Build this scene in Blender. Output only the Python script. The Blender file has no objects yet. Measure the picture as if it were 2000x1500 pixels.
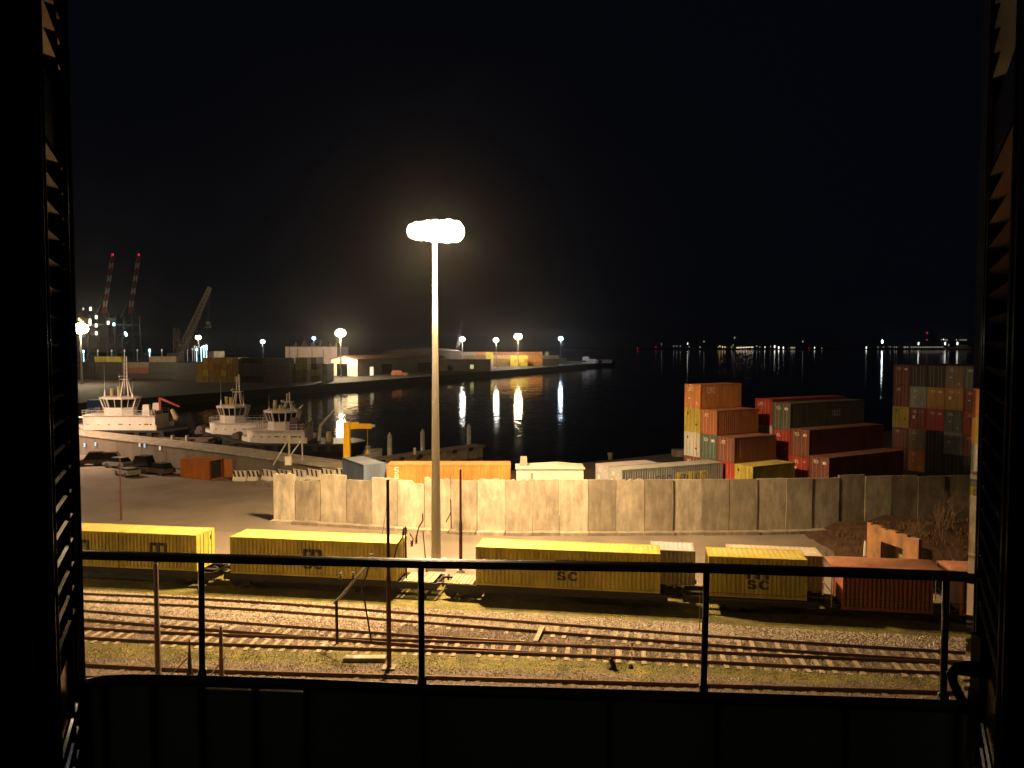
import bpy, math, random
from mathutils import Vector, Matrix
import numpy as np
random.seed(7)
rs = np.random.RandomState(11)
R = math.radians
sc = bpy.context.scene
COL = sc.collection

# ------------------------------------------------------------------ camera
FPX = 1561.0; PITCH = R(2.82); CAMZ = 17.3
cam = bpy.data.cameras.new('camera'); camo = bpy.data.objects.new('camera', cam); COL.objects.link(camo)
cam.sensor_width = 36.0; cam.lens = 36.0*FPX/2000.0
cam.clip_start = 0.05; cam.clip_end = 20000
camo.location = (0, 0, CAMZ); camo.rotation_euler = (R(90)-PITCH, 0, 0)
sc.camera = camo
cp, sp = math.cos(PITCH), math.sin(PITCH)
def ray(px, py):
    a = (px-1000)/FPX; b = (750-py)/FPX
    return Vector((a, cp + b*sp, -sp + b*cp))
def G(px, py, z=0.0):
    d = ray(px, py); t = (z-CAMZ)/d.z
    return Vector((d.x*t, d.y*t, z))
def A(px, py, Y):
    d = ray(px, py); t = Y/d.y
    return Vector((d.x*t, Y, CAMZ+d.z*t))
def XY(px, Y, z=0.0):
    return Vector(((px-1000)/FPX*Y*(1.0), Y, z))

# ------------------------------------------------------------------ render / world
sc.render.engine = 'CYCLES'
sc.cycles.use_denoising = True
sc.cycles.max_bounces = 6; sc.cycles.diffuse_bounces = 3; sc.cycles.glossy_bounces = 3
sc.cycles.transmission_bounces = 2; sc.cycles.volume_bounces = 0
sc.cycles.sample_clamp_indirect = 8.0; sc.cycles.sample_clamp_direct = 60.0
sc.cycles.caustics_reflective = False; sc.cycles.caustics_refractive = False
sc.view_settings.view_transform = 'Standard'; sc.view_settings.look = 'None'
sc.view_settings.exposure = 0.0; sc.view_settings.gamma = 1.0

world = bpy.data.worlds.new("World"); sc.world = world; world.use_nodes = True
nt = world.node_tree; bg = nt.nodes['Background']
tc = nt.nodes.new('ShaderNodeTexCoord'); sx = nt.nodes.new('ShaderNodeSeparateXYZ')
nt.links.new(tc.outputs['Generated'], sx.inputs[0])
cr = nt.nodes.new('ShaderNodeValToRGB')
mr = nt.nodes.new('ShaderNodeMapRange'); mr.inputs[1].default_value = -1; mr.inputs[2].default_value = 1
nt.links.new(sx.outputs['Y'], mr.inputs[0]); nt.links.new(mr.outputs[0], cr.inputs[0])
# the town behind the window glows warm, the open sea ahead is nearly black
cr.color_ramp.elements[0].position = 0.15; cr.color_ramp.elements[0].color = (0.026, 0.020, 0.013, 1)
cr.color_ramp.elements[1].position = 0.62; cr.color_ramp.elements[1].color = (0.0010, 0.0014, 0.0028, 1)
nt.links.new(cr.outputs[0], bg.inputs[0]); bg.inputs[1].default_value = 1.0

MAST_W = 165000.0
LIGHT_COL = (1.0, 0.655, 0.305)

# ------------------------------------------------------------------ materials
_M = {}
def newmat(name):
    m = bpy.data.materials.new(name); m.use_nodes = True
    return m, m.node_tree, m.node_tree.nodes['Principled BSDF']
def nd(t, k, **kw):
    n = t.nodes.new(k)
    for a, b in kw.items(): setattr(n, a, b)
    return n
def surf(name, col, rough=0.6, metal=0.0, var=0.25, scale=1.0, streak=1.0, col2=None, bump=0.0, bscale=20.0, amt=0.5, spec=0.5, detail=6, drip=0.0, rust=0.0):
    """weathered surface; noise in world space, stretched vertically by 'streak'"""
    if name in _M: return _M[name]
    m, t, b = newmat(name)
    ge = nd(t, 'ShaderNodeNewGeometry'); mp = nd(t, 'ShaderNodeMapping')
    mp.inputs['Scale'].default_value = (scale, scale, scale/streak)
    t.links.new(ge.outputs['Position'], mp.inputs[0])
    n = nd(t, 'ShaderNodeTexNoise'); n.inputs['Scale'].default_value = 1.0; n.inputs['Detail'].default_value = detail
    n.inputs['Roughness'].default_value = 0.65
    t.links.new(mp.outputs[0], n.inputs['Vector'])
    r = nd(t, 'ShaderNodeValToRGB')
    c2 = col2 if col2 else tuple(c*(1-var) for c in col)
    r.color_ramp.elements[0].position = 0.5-0.22*amt*2; r.color_ramp.elements[0].color = (*c2, 1)
    r.color_ramp.elements[1].position = 0.62; r.color_ramp.elements[1].color = (*col, 1)
    t.links.new(n.outputs[0], r.inputs[0]); out = r.outputs[0]
    if drip > 0:
        mq = nd(t, 'ShaderNodeMapping'); mq.inputs['Scale'].default_value = (1.7, 1.7, .42); t.links.new(ge.outputs['Position'], mq.inputs[0])
        nq = nd(t, 'ShaderNodeTexNoise'); nq.inputs['Scale'].default_value = 1.0; nq.inputs['Detail'].default_value = 7; nq.inputs['Roughness'].default_value = .7; t.links.new(mq.outputs[0], nq.inputs['Vector'])
        rq = nd(t, 'ShaderNodeMapRange'); rq.inputs[1].default_value = .42; rq.inputs[2].default_value = .62; rq.inputs[3].default_value = 1-drip; rq.inputs[4].default_value = 1.0; t.links.new(nq.outputs[0], rq.inputs[0])
        vm = nd(t, 'ShaderNodeVectorMath', operation='SCALE'); t.links.new(out, vm.inputs[0]); t.links.new(rq.outputs[0], vm.inputs['Scale']); out = vm.outputs[0]
    if rust > 0:
        nq = nd(t, 'ShaderNodeTexNoise'); nq.inputs['Scale'].default_value = 2.1; nq.inputs['Detail'].default_value = 9; nq.inputs['Roughness'].default_value = .75; t.links.new(ge.outputs['Position'], nq.inputs['Vector'])
        rq = nd(t, 'ShaderNodeMapRange'); rq.inputs[1].default_value = .60; rq.inputs[2].default_value = .68; rq.inputs[3].default_value = 0; rq.inputs[4].default_value = rust; t.links.new(nq.outputs[0], rq.inputs[0])
        mx = nd(t, 'ShaderNodeMix', data_type='RGBA'); t.links.new(rq.outputs[0], mx.inputs[0]); t.links.new(out, mx.inputs[6]); mx.inputs[7].default_value = (.13, .055, .022, 1); out = mx.outputs[2]
    t.links.new(out, b.inputs['Base Color'])
    b.inputs['Roughness'].default_value = rough; b.inputs['Metallic'].default_value = metal
    b.inputs['Specular IOR Level'].default_value = spec
    if bump > 0:
        n2 = nd(t, 'ShaderNodeTexNoise'); n2.inputs['Scale'].default_value = bscale; n2.inputs['Detail'].default_value = 4
        t.links.new(ge.outputs['Position'], n2.inputs['Vector'])
        bp = nd(t, 'ShaderNodeBump'); bp.inputs['Strength'].default_value = 1.0; bp.inputs['Distance'].default_value = bump
        t.links.new(n2.outputs[0], bp.inputs['Height']); t.links.new(bp.outputs[0], b.inputs['Normal'])
    _M[name] = m; return m
def emis(name, col, s):
    if name in _M: return _M[name]
    m, t, b = newmat(name)
    b.inputs['Base Color'].default_value = (*col, 1)
    b.inputs['Emission Color'].default_value = (*col, 1); b.inputs['Emission Strength'].default_value = s
    m.cycles.emission_sampling = 'NONE'
    _M[name] = m; return m
def paint(key, col, rough=0.5):
    return surf('paint_'+key, col, rough=rough, scale=0.9, streak=3.0, col2=tuple(c*0.55+d for c, d in zip(col, (0.03, 0.018, 0.01))), amt=0.45, rust=.75, drip=.18)

PC = dict(yellow=(0.60, 0.49, 0.08), orange=(0.74, 0.27, 0.07), rust=(0.44, 0.14, 0.045), brown=(0.24, 0.075, 0.045),
          red=(0.50, 0.045, 0.03), white=(0.72, 0.70, 0.64), grey=(0.36, 0.37, 0.36), green=(0.10, 0.15, 0.115),
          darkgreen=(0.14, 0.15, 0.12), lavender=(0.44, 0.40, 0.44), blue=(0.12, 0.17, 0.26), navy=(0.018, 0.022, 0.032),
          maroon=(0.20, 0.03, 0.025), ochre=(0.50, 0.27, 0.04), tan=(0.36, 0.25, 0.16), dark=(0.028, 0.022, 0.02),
          cream=(0.60, 0.50, 0.38), palebrown=(0.25, 0.17, 0.12), reddish=(0.42, 0.14, 0.085), reddish_lit=(0.50, 0.22, 0.13))
def P(key): return paint(key, PC[key])
concrete = [surf('concrete_%d' % i, c, rough=0.85, scale=0.9, streak=1.6, var=0.42, drip=.30, bump=0.01, bscale=9, amt=0.5, spec=0.2, detail=9) for i, c in
            enumerate([(0.60, 0.53, 0.43), (0.48, 0.42, 0.335), (0.34, 0.29, 0.23), (0.30, 0.25, 0.195)])]
steel_dark = surf('steel_dark', (0.035, 0.03, 0.028), rough=0.55, var=0.4, metal=0.3)
rust_steel = surf('rusty_steel', (0.14, 0.06, 0.03), rough=0.7, var=0.5, scale=2, streak=3)
galv = surf('galvanised', (0.42, 0.41, 0.39), rough=0.5, var=0.25, scale=1.5, streak=3, metal=0.2)
railtop = surf('rail_steel', (0.13, 0.075, 0.05), rough=0.45, var=0.5, metal=0.5, scale=0.7)
sleeper_m = surf('sleeper_concrete', (0.40, 0.32, 0.23), rough=0.9, var=0.6, scale=2.2, spec=0.2)
sleeper_d = surf('sleeper_wood', (0.15, 0.11, 0.08), rough=0.9, var=0.4, scale=2.2, spec=0.2)
black_gloss = surf('dark_varnish', (0.006, 0.005, 0.005), rough=0.13, var=0.3, scale=30, spec=0.12)
black_gloss.node_tree.nodes['Principled BSDF'].inputs['IOR'].default_value = 1.22
black_sat = surf('dark_iron_paint', (0.014, 0.012, 0.012), rough=0.32, var=0.4, scale=30, bump=0.0006, bscale=260)
dark_sheet = surf('dark_sheet', (0.10, 0.14, 0.14), rough=0.6, var=0.4, scale=3)
wallwhite = surf('white_render', (0.72, 0.66, 0.56), rough=0.8, var=0.2, scale=0.4, streak=3)
ship_white = surf('ship_white', (0.78, 0.72, 0.66), rough=0.4, var=0.2, scale=0.8, streak=3)
hull_black = surf('hull_black', (0.02, 0.02, 0.022), rough=0.4, var=0.3, scale=0.6)
hull_red = surf('hull_red', (0.13, 0.025, 0.018), rough=0.6, var=0.4, scale=0.6)
deck_brown = surf('deck_brown', (0.16, 0.11, 0.085), rough=0.8, var=0.4, scale=1)
glass_dark = surf('dark_glass', (0.01, 0.012, 0.015), rough=0.08, var=0.1, spec=0.8)
rubber = surf('rubber', (0.02, 0.02, 0.02), rough=0.8, var=0.3)
safety_yellow = surf('safety_yellow', (0.75, 0.42, 0.01), rough=0.45, var=0.15, scale=0.8, streak=4)
letter_black = surf('letter_black', (0.02, 0.018, 0.016), rough=0.5, var=0.2)
letter_white = surf('letter_white', (0.8, 0.78, 0.72), rough=0.5, var=0.15)
letter_blue = surf('letter_blue', (0.03, 0.03, 0.22), rough=0.5, var=0.15)
letter_yellow = surf('letter_yellow', (0.8, 0.66, 0.05), rough=0.5, var=0.15)
lamp_w = emis('lamp_warm', (1.0, 0.80, 0.48), 60.0)
lamp_far = emis('lamp_far_warm', (1.0, 0.82, 0.52), 55.0)
lamp_cool = emis('lamp_cool', (0.78, 0.9, 1.0), 30.0)
lamp_blue = emis('lamp_blue', (0.25, 0.55, 1.0), 30.0)
lamp_dot = emis('lamp_dot', (1.0, 0.95, 0.82), 2.6)
lamp_dim = emis('lamp_dim', (1.0, 0.86, 0.66), .55)
lamp_faint = emis('lamp_faint', (0.9, 0.9, 0.85), 0.35)
lamp_cyan = emis('lamp_cyan', (0.35, 0.85, 1.0), 16.0)
lamp_red = emis('lamp_red', (1.0, 0.03, 0.08), .75)
lamp_amber = emis('lamp_amber', (1.0, 0.62, 0.2), 4.0)
win_lit = emis('window_lit', (1.0, 0.86, 0.6), 1.1)

# ------------------------------------------------------------------ mesh helpers
class MB:
    def __init__(s): s.v = []; s.f = []
    def add(s, vs, fs):
        k = len(s.v); s.v += [tuple(v) for v in vs]; s.f += [tuple(i+k for i in f) for f in fs]; return s
    def box(s, c, d, rz=0.0, M=None):
        x, y, z = (q/2 for q in d); vs = []
        for a in (-x, x):
            for b in (-y, y):
                for e in (-z, z):
                    p = Vector((a, b, e))
                    if rz: p = Matrix.Rotation(rz, 3, 'Z') @ p
                    if M: p = M @ p
                    vs.append(p+Vector(c))
        return s.add(vs, [(0, 1, 3, 2), (4, 6, 7, 5), (0, 4, 5, 1), (2, 3, 7, 6), (0, 2, 6, 4), (1, 5, 7, 3)])
    def bar(s, p0, p1, w, h=None, up=(0, 0, 1)):
        h = h or w; p0 = Vector(p0); p1 = Vector(p1); d = (p1-p0).normalized(); u = Vector(up)
        if abs(d.dot(u)) > 0.98: u = Vector((0, 1, 0))
        a = d.cross(u).normalized(); b = a.cross(d).normalized(); vs = []
        for p in (p0, p1):
            for i, j in ((-1, -1), (1, -1), (1, 1), (-1, 1)): vs.append(p+a*(i*w/2)+b*(j*h/2))
        return s.add(vs, [(3, 2, 1, 0), (4, 5, 6, 7), (0, 1, 5, 4), (1, 2, 6, 5), (2, 3, 7, 6), (3, 0, 4, 7)])
    def tube(s, pts, r, n=8, r1=None):
        pts = [Vector(p) for p in pts]; k = len(pts)
        rr = r if isinstance(r, (list, tuple)) else [r + ((r1 if r1 is not None else r)-r)*i/(k-1) for i in range(k)]
        vs = []; fs = []; prev = None
        for i, p in enumerate(pts):
            d = (pts[min(i+1, k-1)]-pts[max(i-1, 0)]).normalized()
            u = prev if prev is not None else (Vector((0, 0, 1)) if abs(d.z) < 0.9 else Vector((1, 0, 0)))
            a = (u - d*u.dot(d)); a = a.normalized() if a.length > 1e-6 else d.orthogonal().normalized()
            prev = a; b = d.cross(a)
            for j in range(n):
                t = 2*math.pi*j/n; vs.append(p+a*(math.cos(t)*rr[i])+b*(math.sin(t)*rr[i]))
        for i in range(k-1):
            for j in range(n):
                fs.append((i*n+j, i*n+(j+1) % n, (i+1)*n+(j+1) % n, (i+1)*n+j))
        fs.append(tuple(range(n))[::-1]); fs.append(tuple((k-1)*n+j for j in range(n)))
        return s.add(vs, fs)
    def prism(s, poly, z0, z1, sc1=1.0, c=None):
        n = len(poly)
        if c is None: c = (sum(p[0] for p in poly)/n, sum(p[1] for p in poly)/n)
        vs = [(p[0], p[1], z0) for p in poly] + [(c[0]+(p[0]-c[0])*sc1, c[1]+(p[1]-c[1])*sc1, z1) for p in poly]
        fs = [tuple(range(n))[::-1], tuple(range(n, 2*n))] + [(i, (i+1) % n, n+(i+1) % n, n+i) for i in range(n)]
        return s.add(vs, fs)
    def build(s, name, mat, parent=None, smooth=False, loc=None):
        me = bpy.data.meshes.new(name); me.from_pydata([tuple(v) for v in s.v], [], s.f)
        if mat: me.materials.append(mat)
        if smooth:
            for p in me.polygons: p.use_smooth = True
        o = bpy.data.objects.new(name, me); COL.objects.link(o)
        if parent: o.parent = parent
        if loc is not None: o.location = loc
        return o
def tag(o, label=None, cat=None, group=None, kind=None):
    if label: o['label'] = label
    if cat: o['category'] = cat
    if group: o['group'] = group
    if kind: o['kind'] = kind
    return o
def thing(name, label, cat, loc=(0, 0, 0), rz=0.0, group=None):
    o = bpy.data.objects.new(name, None); COL.objects.link(o); o.location = loc; o.rotation_euler = (0, 0, rz)
    o.empty_display_size = 0.3
    return tag(o, label, cat, group)
KIDS = {}
def kids(o):
    return list(o.children)
def dup(o, parent=None):
    c = o.copy(); COL.objects.link(c)
    if parent: c.parent = parent
    for ch in kids(o): dup(ch, c)
    return c
ORD = ['lowest', 'second', 'third', 'fourth', 'fifth', 'sixth', 'seventh', 'eighth', 'ninth', 'tenth']
ORC = ['first', 'second', 'third', 'fourth', 'fifth', 'sixth', 'seventh', 'eighth', 'ninth', 'tenth']

# ------------------------------------------------------------------ setting: water, land
def water_mat():
    m, t, b = newmat('sea_water')
    b.inputs['Base Color'].default_value = (0.0015, 0.003, 0.0045, 1); b.inputs['Roughness'].default_value = 0.045
    b.inputs['IOR'].default_value = 1.33
    ge = nd(t, 'ShaderNodeNewGeometry')
    tot = None
    for scl, k, det in ((0.11, 0.010, 2), (0.7, 0.030, 3), (3.5, 0.035, 2)):
        n = nd(t, 'ShaderNodeTexNoise'); n.inputs['Scale'].default_value = scl; n.inputs['Detail'].default_value = det
        mp = nd(t, 'ShaderNodeMapping'); mp.inputs['Scale'].default_value = (1.0, 0.8, 1.0)
        t.links.new(ge.outputs['Position'], mp.inputs[0]); t.links.new(mp.outputs[0], n.inputs['Vector'])
        s1 = nd(t, 'ShaderNodeVectorMath', operation='SUBTRACT'); s1.inputs[1].default_value = (0.5, 0.5, 0.5)
        t.links.new(n.outputs['Color'], s1.inputs[0])
        s2 = nd(t, 'ShaderNodeVectorMath', operation='MULTIPLY'); s2.inputs[1].default_value = (2*k, 2*k, 0)
        t.links.new(s1.outputs[0], s2.inputs[0])
        if tot is None: tot = s2.outputs[0]
        else:
            a = nd(t, 'ShaderNodeVectorMath', operation='ADD'); t.links.new(tot, a.inputs[0]); t.links.new(s2.outputs[0], a.inputs[1]); tot = a.outputs[0]
    a = nd(t, 'ShaderNodeVectorMath', operation='ADD'); a.inputs[1].default_value = (0, 0, 1); t.links.new(tot, a.inputs[0])
    nm = nd(t, 'ShaderNodeVectorMath', operation='NORMALIZE'); t.links.new(a.outputs[0], nm.inputs[0])
    t.links.new(nm.outputs[0], b.inputs['Normal'])
    return m
WZ = -1.5
w = MB().add([(-9000, 60, WZ), (9000, 60, WZ), (9000, 9000, WZ), (-9000, 9000, WZ)], [(0, 1, 2, 3)]).build('water', water_mat())
tag(w, kind='structure')

asphalt = surf('yard_asphalt', (0.20, 0.165, 0.135), rough=0.85, var=0.4, scale=0.18, streak=1, bump=0.012, bscale=7, spec=0.25, detail=10)
quay_stone = surf('quay_stone', (0.045, 0.034, 0.028), rough=0.8, var=0.45, scale=0.15, streak=1)
land = [(-400, -40), (400, -40), (400, 375), (11.2, 117), (-13, 101), (-19, 91), (-68.5, 125.8), (-400, 360)]
tag(MB().prism(land, -5, 0).build('ground', asphalt), kind='structure')
QD = Vector((0.379, 0.925, 0)).normalized()
def Q(t, off=0.0, z=0.0):       # along the opposite quay edge, off = metres inland (to the west)
    return Vector((-50, 381, 0)) + QD*t + Vector((-QD.y, QD.x, 0))*off + Vector((0, 0, z))
q0 = Q(-290); q1 = Q(380); q2 = Q(384, 10); q3 = Q(384, 60)
far = [(q0.x, q0.y), (q1.x, q1.y), (q2.x, q2.y), (q3.x, q3.y), (-900, 1700), (-1500, 1700), (-1100, 60)]
tag(MB().prism(far, -5, 1.5).build('quay_ground', quay_stone), kind='structure')
tag(MB().prism([(700, 3000), (4500, 3000), (5000, 3800), (200, 3800), (300, 3150)], -4, 1.0).build('shore_ground', quay_stone), kind='structure')

# rail bed sheet: gravel bands and grass bands lying across the tracks
TD = Vector((0.9876, -0.157, 0)); TN = Vector((0.157, 0.9876, 0)); T0 = Vector((0, 52.6, 0))
TROT = math.atan2(TD.y, TD.x)
def T(s, v=0.0, z=0.0): return T0 + TD*s + TN*v + Vector((0, 0, z))
def bed_mat():
    m, t, b = newmat('track_bed')
    ge = nd(t, 'ShaderNodeNewGeometry')
    dp = nd(t, 'ShaderNodeVectorMath', operation='DOT_PRODUCT'); dp.inputs[1].default_value = TN
    t.links.new(ge.outputs['Position'], dp.inputs[0])
    dq = nd(t, 'ShaderNodeVectorMath', operation='DOT_PRODUCT'); dq.inputs[1].default_value = (0.08, .997, 0)
    t.links.new(ge.outputs['Position'], dq.inputs[0])
    n = nd(t, 'ShaderNodeTexNoise'); n.inputs['Scale'].default_value = 0.35; n.inputs['Detail'].default_value = 6
    t.links.new(ge.outputs['Position'], n.inputs['Vector'])
    ma = nd(t, 'ShaderNodeMath', operation='MULTIPLY_ADD'); ma.inputs[1].default_value = 1.8
    t.links.new(n.outputs[0], ma.inputs[0]); t.links.new(dp.outputs['Value'], ma.inputs[2])
    sb = nd(t, 'ShaderNodeMath', operation='SUBTRACT'); sb.inputs[1].default_value = 0.9; t.links.new(ma.outputs[0], sb.inputs[0])
    mr = nd(t, 'ShaderNodeMapRange'); mr.inputs[1].default_value = 35; mr.inputs[2].default_value = 60; t.links.new(sb.outputs[0], mr.inputs[0])
    r = nd(t, 'ShaderNodeValToRGB'); r.color_ramp.interpolation = 'LINEAR'
    base = T0.dot(TN)
    stops = [(35, 0), (49.5, 0), (50.1, 1), (60, 1)]
    el = r.color_ramp.elements
    while len(el) < len(stops): el.new(0.5)
    for e, (v, g) in zip(el, stops): e.position = (v-35)/25.0; e.color = (g, g, g, 1)
    t.links.new(mr.outputs[0], r.inputs[0])
    # the lower grass strip runs at its own angle
    mb = nd(t, 'ShaderNodeMath', operation='MULTIPLY_ADD'); mb.inputs[1].default_value = 2.4; t.links.new(n.outputs[0], mb.inputs[0]); t.links.new(dq.outputs['Value'], mb.inputs[2])
    sd = nd(t, 'ShaderNodeMath', operation='SUBTRACT'); sd.inputs[1].default_value = 1.2+42.75; t.links.new(mb.outputs[0], sd.inputs[0])
    ab = nd(t, 'ShaderNodeMath', operation='ABSOLUTE'); t.links.new(sd.outputs[0], ab.inputs[0])
    m9 = nd(t, 'ShaderNodeMapRange'); m9.inputs[1].default_value = 1.0; m9.inputs[2].default_value = 1.6; m9.inputs[3].default_value = 1; m9.inputs[4].default_value = 0; t.links.new(ab.outputs[0], m9.inputs[0])
    mxx = nd(t, 'ShaderNodeMath', operation='MAXIMUM'); t.links.new(m9.outputs[0], mxx.inputs[0]); t.links.new(r.outputs[0], mxx.inputs[1])
    n2 = nd(t, 'ShaderNodeTexVoronoi'); n2.inputs['Scale'].default_value = 11.0
    t.links.new(ge.outputs['Position'], n2.inputs['Vector'])
    g1 = nd(t, 'ShaderNodeValToRGB'); g1.color_ramp.elements[0].color = (0.05, 0.035, 0.025, 1); g1.color_ramp.elements[1].color = (0.24, 0.175, 0.125, 1)
    sp_ = nd(t, 'ShaderNodeSeparateColor'); t.links.new(n2.outputs['Color'], sp_.inputs[0]); t.links.new(sp_.outputs[0], g1.inputs[0])
    n3 = nd(t, 'ShaderNodeTexNoise'); n3.inputs['Scale'].default_value = 1.7; n3.inputs['Detail'].default_value = 8
    t.links.new(ge.outputs['Position'], n3.inputs['Vector'])
    g2 = nd(t, 'ShaderNodeValToRGB'); g2.color_ramp.elements[0].position = .35; g2.color_ramp.elements[1].position = .68
    g2.color_ramp.elements[0].color = (0.11, 0.11, 0.014, 1); g2.color_ramp.elements[1].color = (0.21, 0.165, 0.055, 1)
    t.links.new(n3.outputs[0], g2.inputs[0])
    mx = nd(t, 'ShaderNodeMix', data_type='RGBA'); t.links.new(mxx.outputs[0], mx.inputs[0]); t.links.new(g1.outputs[0], mx.inputs[6]); t.links.new(g2.outputs[0], mx.inputs[7])
    n4 = nd(t, 'ShaderNodeTexNoise'); n4.inputs['Scale'].default_value = 0.5; n4.inputs['Detail'].default_value = 5
    t.links.new(ge.outputs['Position'], n4.inputs['Vector'])
    m2 = nd(t, 'ShaderNodeMapRange'); m2.inputs[1].default_value = 0.3; m2.inputs[2].default_value = 0.7; m2.inputs[3].default_value = 0.55; m2.inputs[4].default_value = 1.15
    t.links.new(n4.outputs[0], m2.inputs[0])
    mu = nd(t, 'ShaderNodeVectorMath', operation='SCALE'); t.links.new(mx.outputs[2], mu.inputs[0]); t.links.new(m2.outputs[0], mu.inputs['Scale'])
    t.links.new(mu.outputs[0], b.inputs['Base Color'])
    b.inputs['Roughness'].default_value = 0.8; b.inputs['Specular IOR Level'].default_value = 0.35
    bp = nd(t, 'ShaderNodeBump'); bp.inputs['Distance'].default_value = 0.05; t.links.new(n2.outputs['Distance'], bp.inputs['Height'])
    t.links.new(bp.outputs[0], b.inputs['Normal'])
    return m
c = [T(-120, -50), T(120, -50), T(120, 4.6), T(-120, 4.6)]
tag(MB().add([(p.x, p.y, 0.006) for p in c], [(0, 1, 2, 3)]).build('track_bed_ground', bed_mat()), kind='structure')
lane_m = surf('lane_concrete', (0.23, 0.185, 0.15), rough=0.8, var=0.28, scale=0.12, streak=1, bump=0.006, bscale=8, spec=0.3, detail=9)
tag(MB().add([(-200, 82, .004), (-200, 64+31, .004), (-28, 68, .004), (45, 57.5, .004), (45, 66, .004), (-28, 73.5, .004)][:0] + [(p.x, p.y, .005) for p in (T(-140, 5.2), T(60, 5.2), T(60, 12.5), T(-20, 16), T(-140, 20))], [(0, 1, 2, 3, 4)]).build('service_road', lane_m), kind='structure')
# low brown bank in front of the wall's far end
emb = MB(); N = 26
for i in range(N+1):
    for j in range(9):
        x = 26.5+i*1.15; u = j/8.0
        yb = 58.5 + u*15.0
        h = 1.25*math.sin(min(1, u*1.25)*math.pi/2)*min(1, i/6.0) + 0.25*math.sin(i*1.7+j) * u + rs.uniform(-.12, .12)
        emb.v.append((x, yb, max(h, -0.1) if 0 < j else -0.05))
for i in range(N):
    for j in range(8): emb.f.append((i*9+j, (i+1)*9+j, (i+1)*9+j+1, i*9+j+1))
tag(emb.build('embankment', surf('bank_soil', (0.085, 0.05, 0.03), rough=0.95, var=0.5, scale=0.8, bump=0.08, bscale=3, spec=0.1), smooth=True), kind='structure')

# ------------------------------------------------------------------ gravel + grass (stuff)
def scatter_mesh(name, pts, size, mat, kind):
    vs = []; fs = []
    if kind == 'stone':
        base = np.array([(0, 0, 1), (1, 0, 0), (0, 1, 0), (-1, 0, 0), (0, -1, 0), (0, 0, -1)], float)
        F = [(0, 1, 2), (0, 2, 3), (0, 3, 4), (0, 4, 1)]
        n = len(pts); sz = rs.uniform(size*.5, size*1.15, (n, 1, 3)); sz[:, :, 2] *= .7
        a = rs.uniform(0, 6.28, n); ca, sa = np.cos(a), np.sin(a)
        b5 = base[:5][None] * sz + rs.uniform(-.2, .2, (n, 5, 3))*size
        x = b5[..., 0]*ca[:, None]-b5[..., 1]*sa[:, None]; y = b5[..., 0]*sa[:, None]+b5[..., 1]*ca[:, None]
        b5[..., 0] = x; b5[..., 1] = y; b5[:, 1:, 2] = np.minimum(b5[:, 1:, 2], 0)
        V = (b5 + np.array(pts)[:, None, :]).reshape(-1, 3)
        idx = np.arange(n)[:, None, None]*5; FF = (np.array(F)[None]+idx).reshape(-1, 3)
    else:
        n = len(pts); V = np.zeros((n, 3, 3)); a = rs.uniform(0, 6.28, n); h = rs.uniform(.4, 1.1, n)*size
        p = np.array(pts)
        wv = size*.16
        V[:, 0] = p; V[:, 1] = p; V[:, 2] = p
        V[:, 0, 0] -= np.cos(a)*wv; V[:, 0, 1] -= np.sin(a)*wv; V[:, 1, 0] += np.cos(a)*wv; V[:, 1, 1] += np.sin(a)*wv
        V[:, 2, 2] += h; V[:, 2, 0] += rs.uniform(-.5, .5, n)*h; V[:, 2, 1] += rs.uniform(-.5, .5, n)*h
        V = V.reshape(-1, 3); FF = np.arange(n*3).reshape(-1, 3)
    me = bpy.data.meshes.new(name); me.from_pydata(V.tolist(), [], FF.tolist()); me.materials.append(mat)
    o = bpy.data.objects.new(name, me); COL.objects.link(o); return o
def vrand(n, s0, s1, v0, v1, z):
    s = rs.uniform(s0, s1, n); v = rs.uniform(v0, v1, n)
    p = np.zeros((n, 3)); p[:, 0] = T0.x+TD.x*s+TN.x*v; p[:, 1] = T0.y+TD.y*s+TN.y*v; p[:, 2] = z
    return p
gravel_m = surf('gravel_stone', (0.30, 0.22, 0.16), rough=0.6, var=0.8, scale=9, col2=(0.07, 0.05, 0.04), spec=0.5, amt=0.35)
pts = np.concatenate([vrand(26000, -36, 34, -7.6, -4.4, 0.02), vrand(10000, -36, 34, -8.6, -7.2, 0.02), vrand(9000, -32, 30, -15.5, -10.9, 0.02), vrand(2500, -36, 34, -11, -8, 0.02), vrand(1200, -36, 34, -2, 4, 0.02)])
tag(scatter_mesh('gravel', pts, 0.055, gravel_m, 'stone'), 'dull ballast stones scattered between the rails', 'gravel', kind='stuff')
pts = np.concatenate([vrand(22000, -36, 14, -4.9, -1.9, 0.03), vrand(9000, -36, -6, -7.0, -4.6, 0.03), vrand(5000, 10, 34, -4.6, -2.0, 0.03)])
tag(scatter_mesh('gravel', pts, 0.06, surf('gravel_pale', (0.52, 0.43, 0.34), rough=0.45, var=0.5, scale=9, spec=0.6), 'stone'), 'fresh pale ballast along the track nearest the train', 'gravel', kind='stuff')
grass_m = surf('grass_blade', (0.15, 0.155, 0.022), rough=0.7, var=0.5, scale=0.8, col2=(0.09, 0.065, 0.028), spec=0.3)
def clump(p, k, sd):
    q = np.repeat(p, k, axis=0); q[:, :2] += rs.normal(0, sd, (len(q), 2)); return q
def strip(n):
    x = rs.uniform(-32, 32, n); y = 42.75-.08*x+rs.normal(0, .75, n); p = np.zeros((n, 3)); p[:, 0] = x; p[:, 1] = y; return p
gp = np.concatenate([clump(strip(420), 60, .33), clump(vrand(90, -36, 34, -1.4, 3.6, 0.0), 40, .3),
                     clump(vrand(60, -34, 34, -6.4, -4.6, 0.0), 30, .25), clump(vrand(50, -12, 30, -12.5, -11, 0), 30, .3)])
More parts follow.
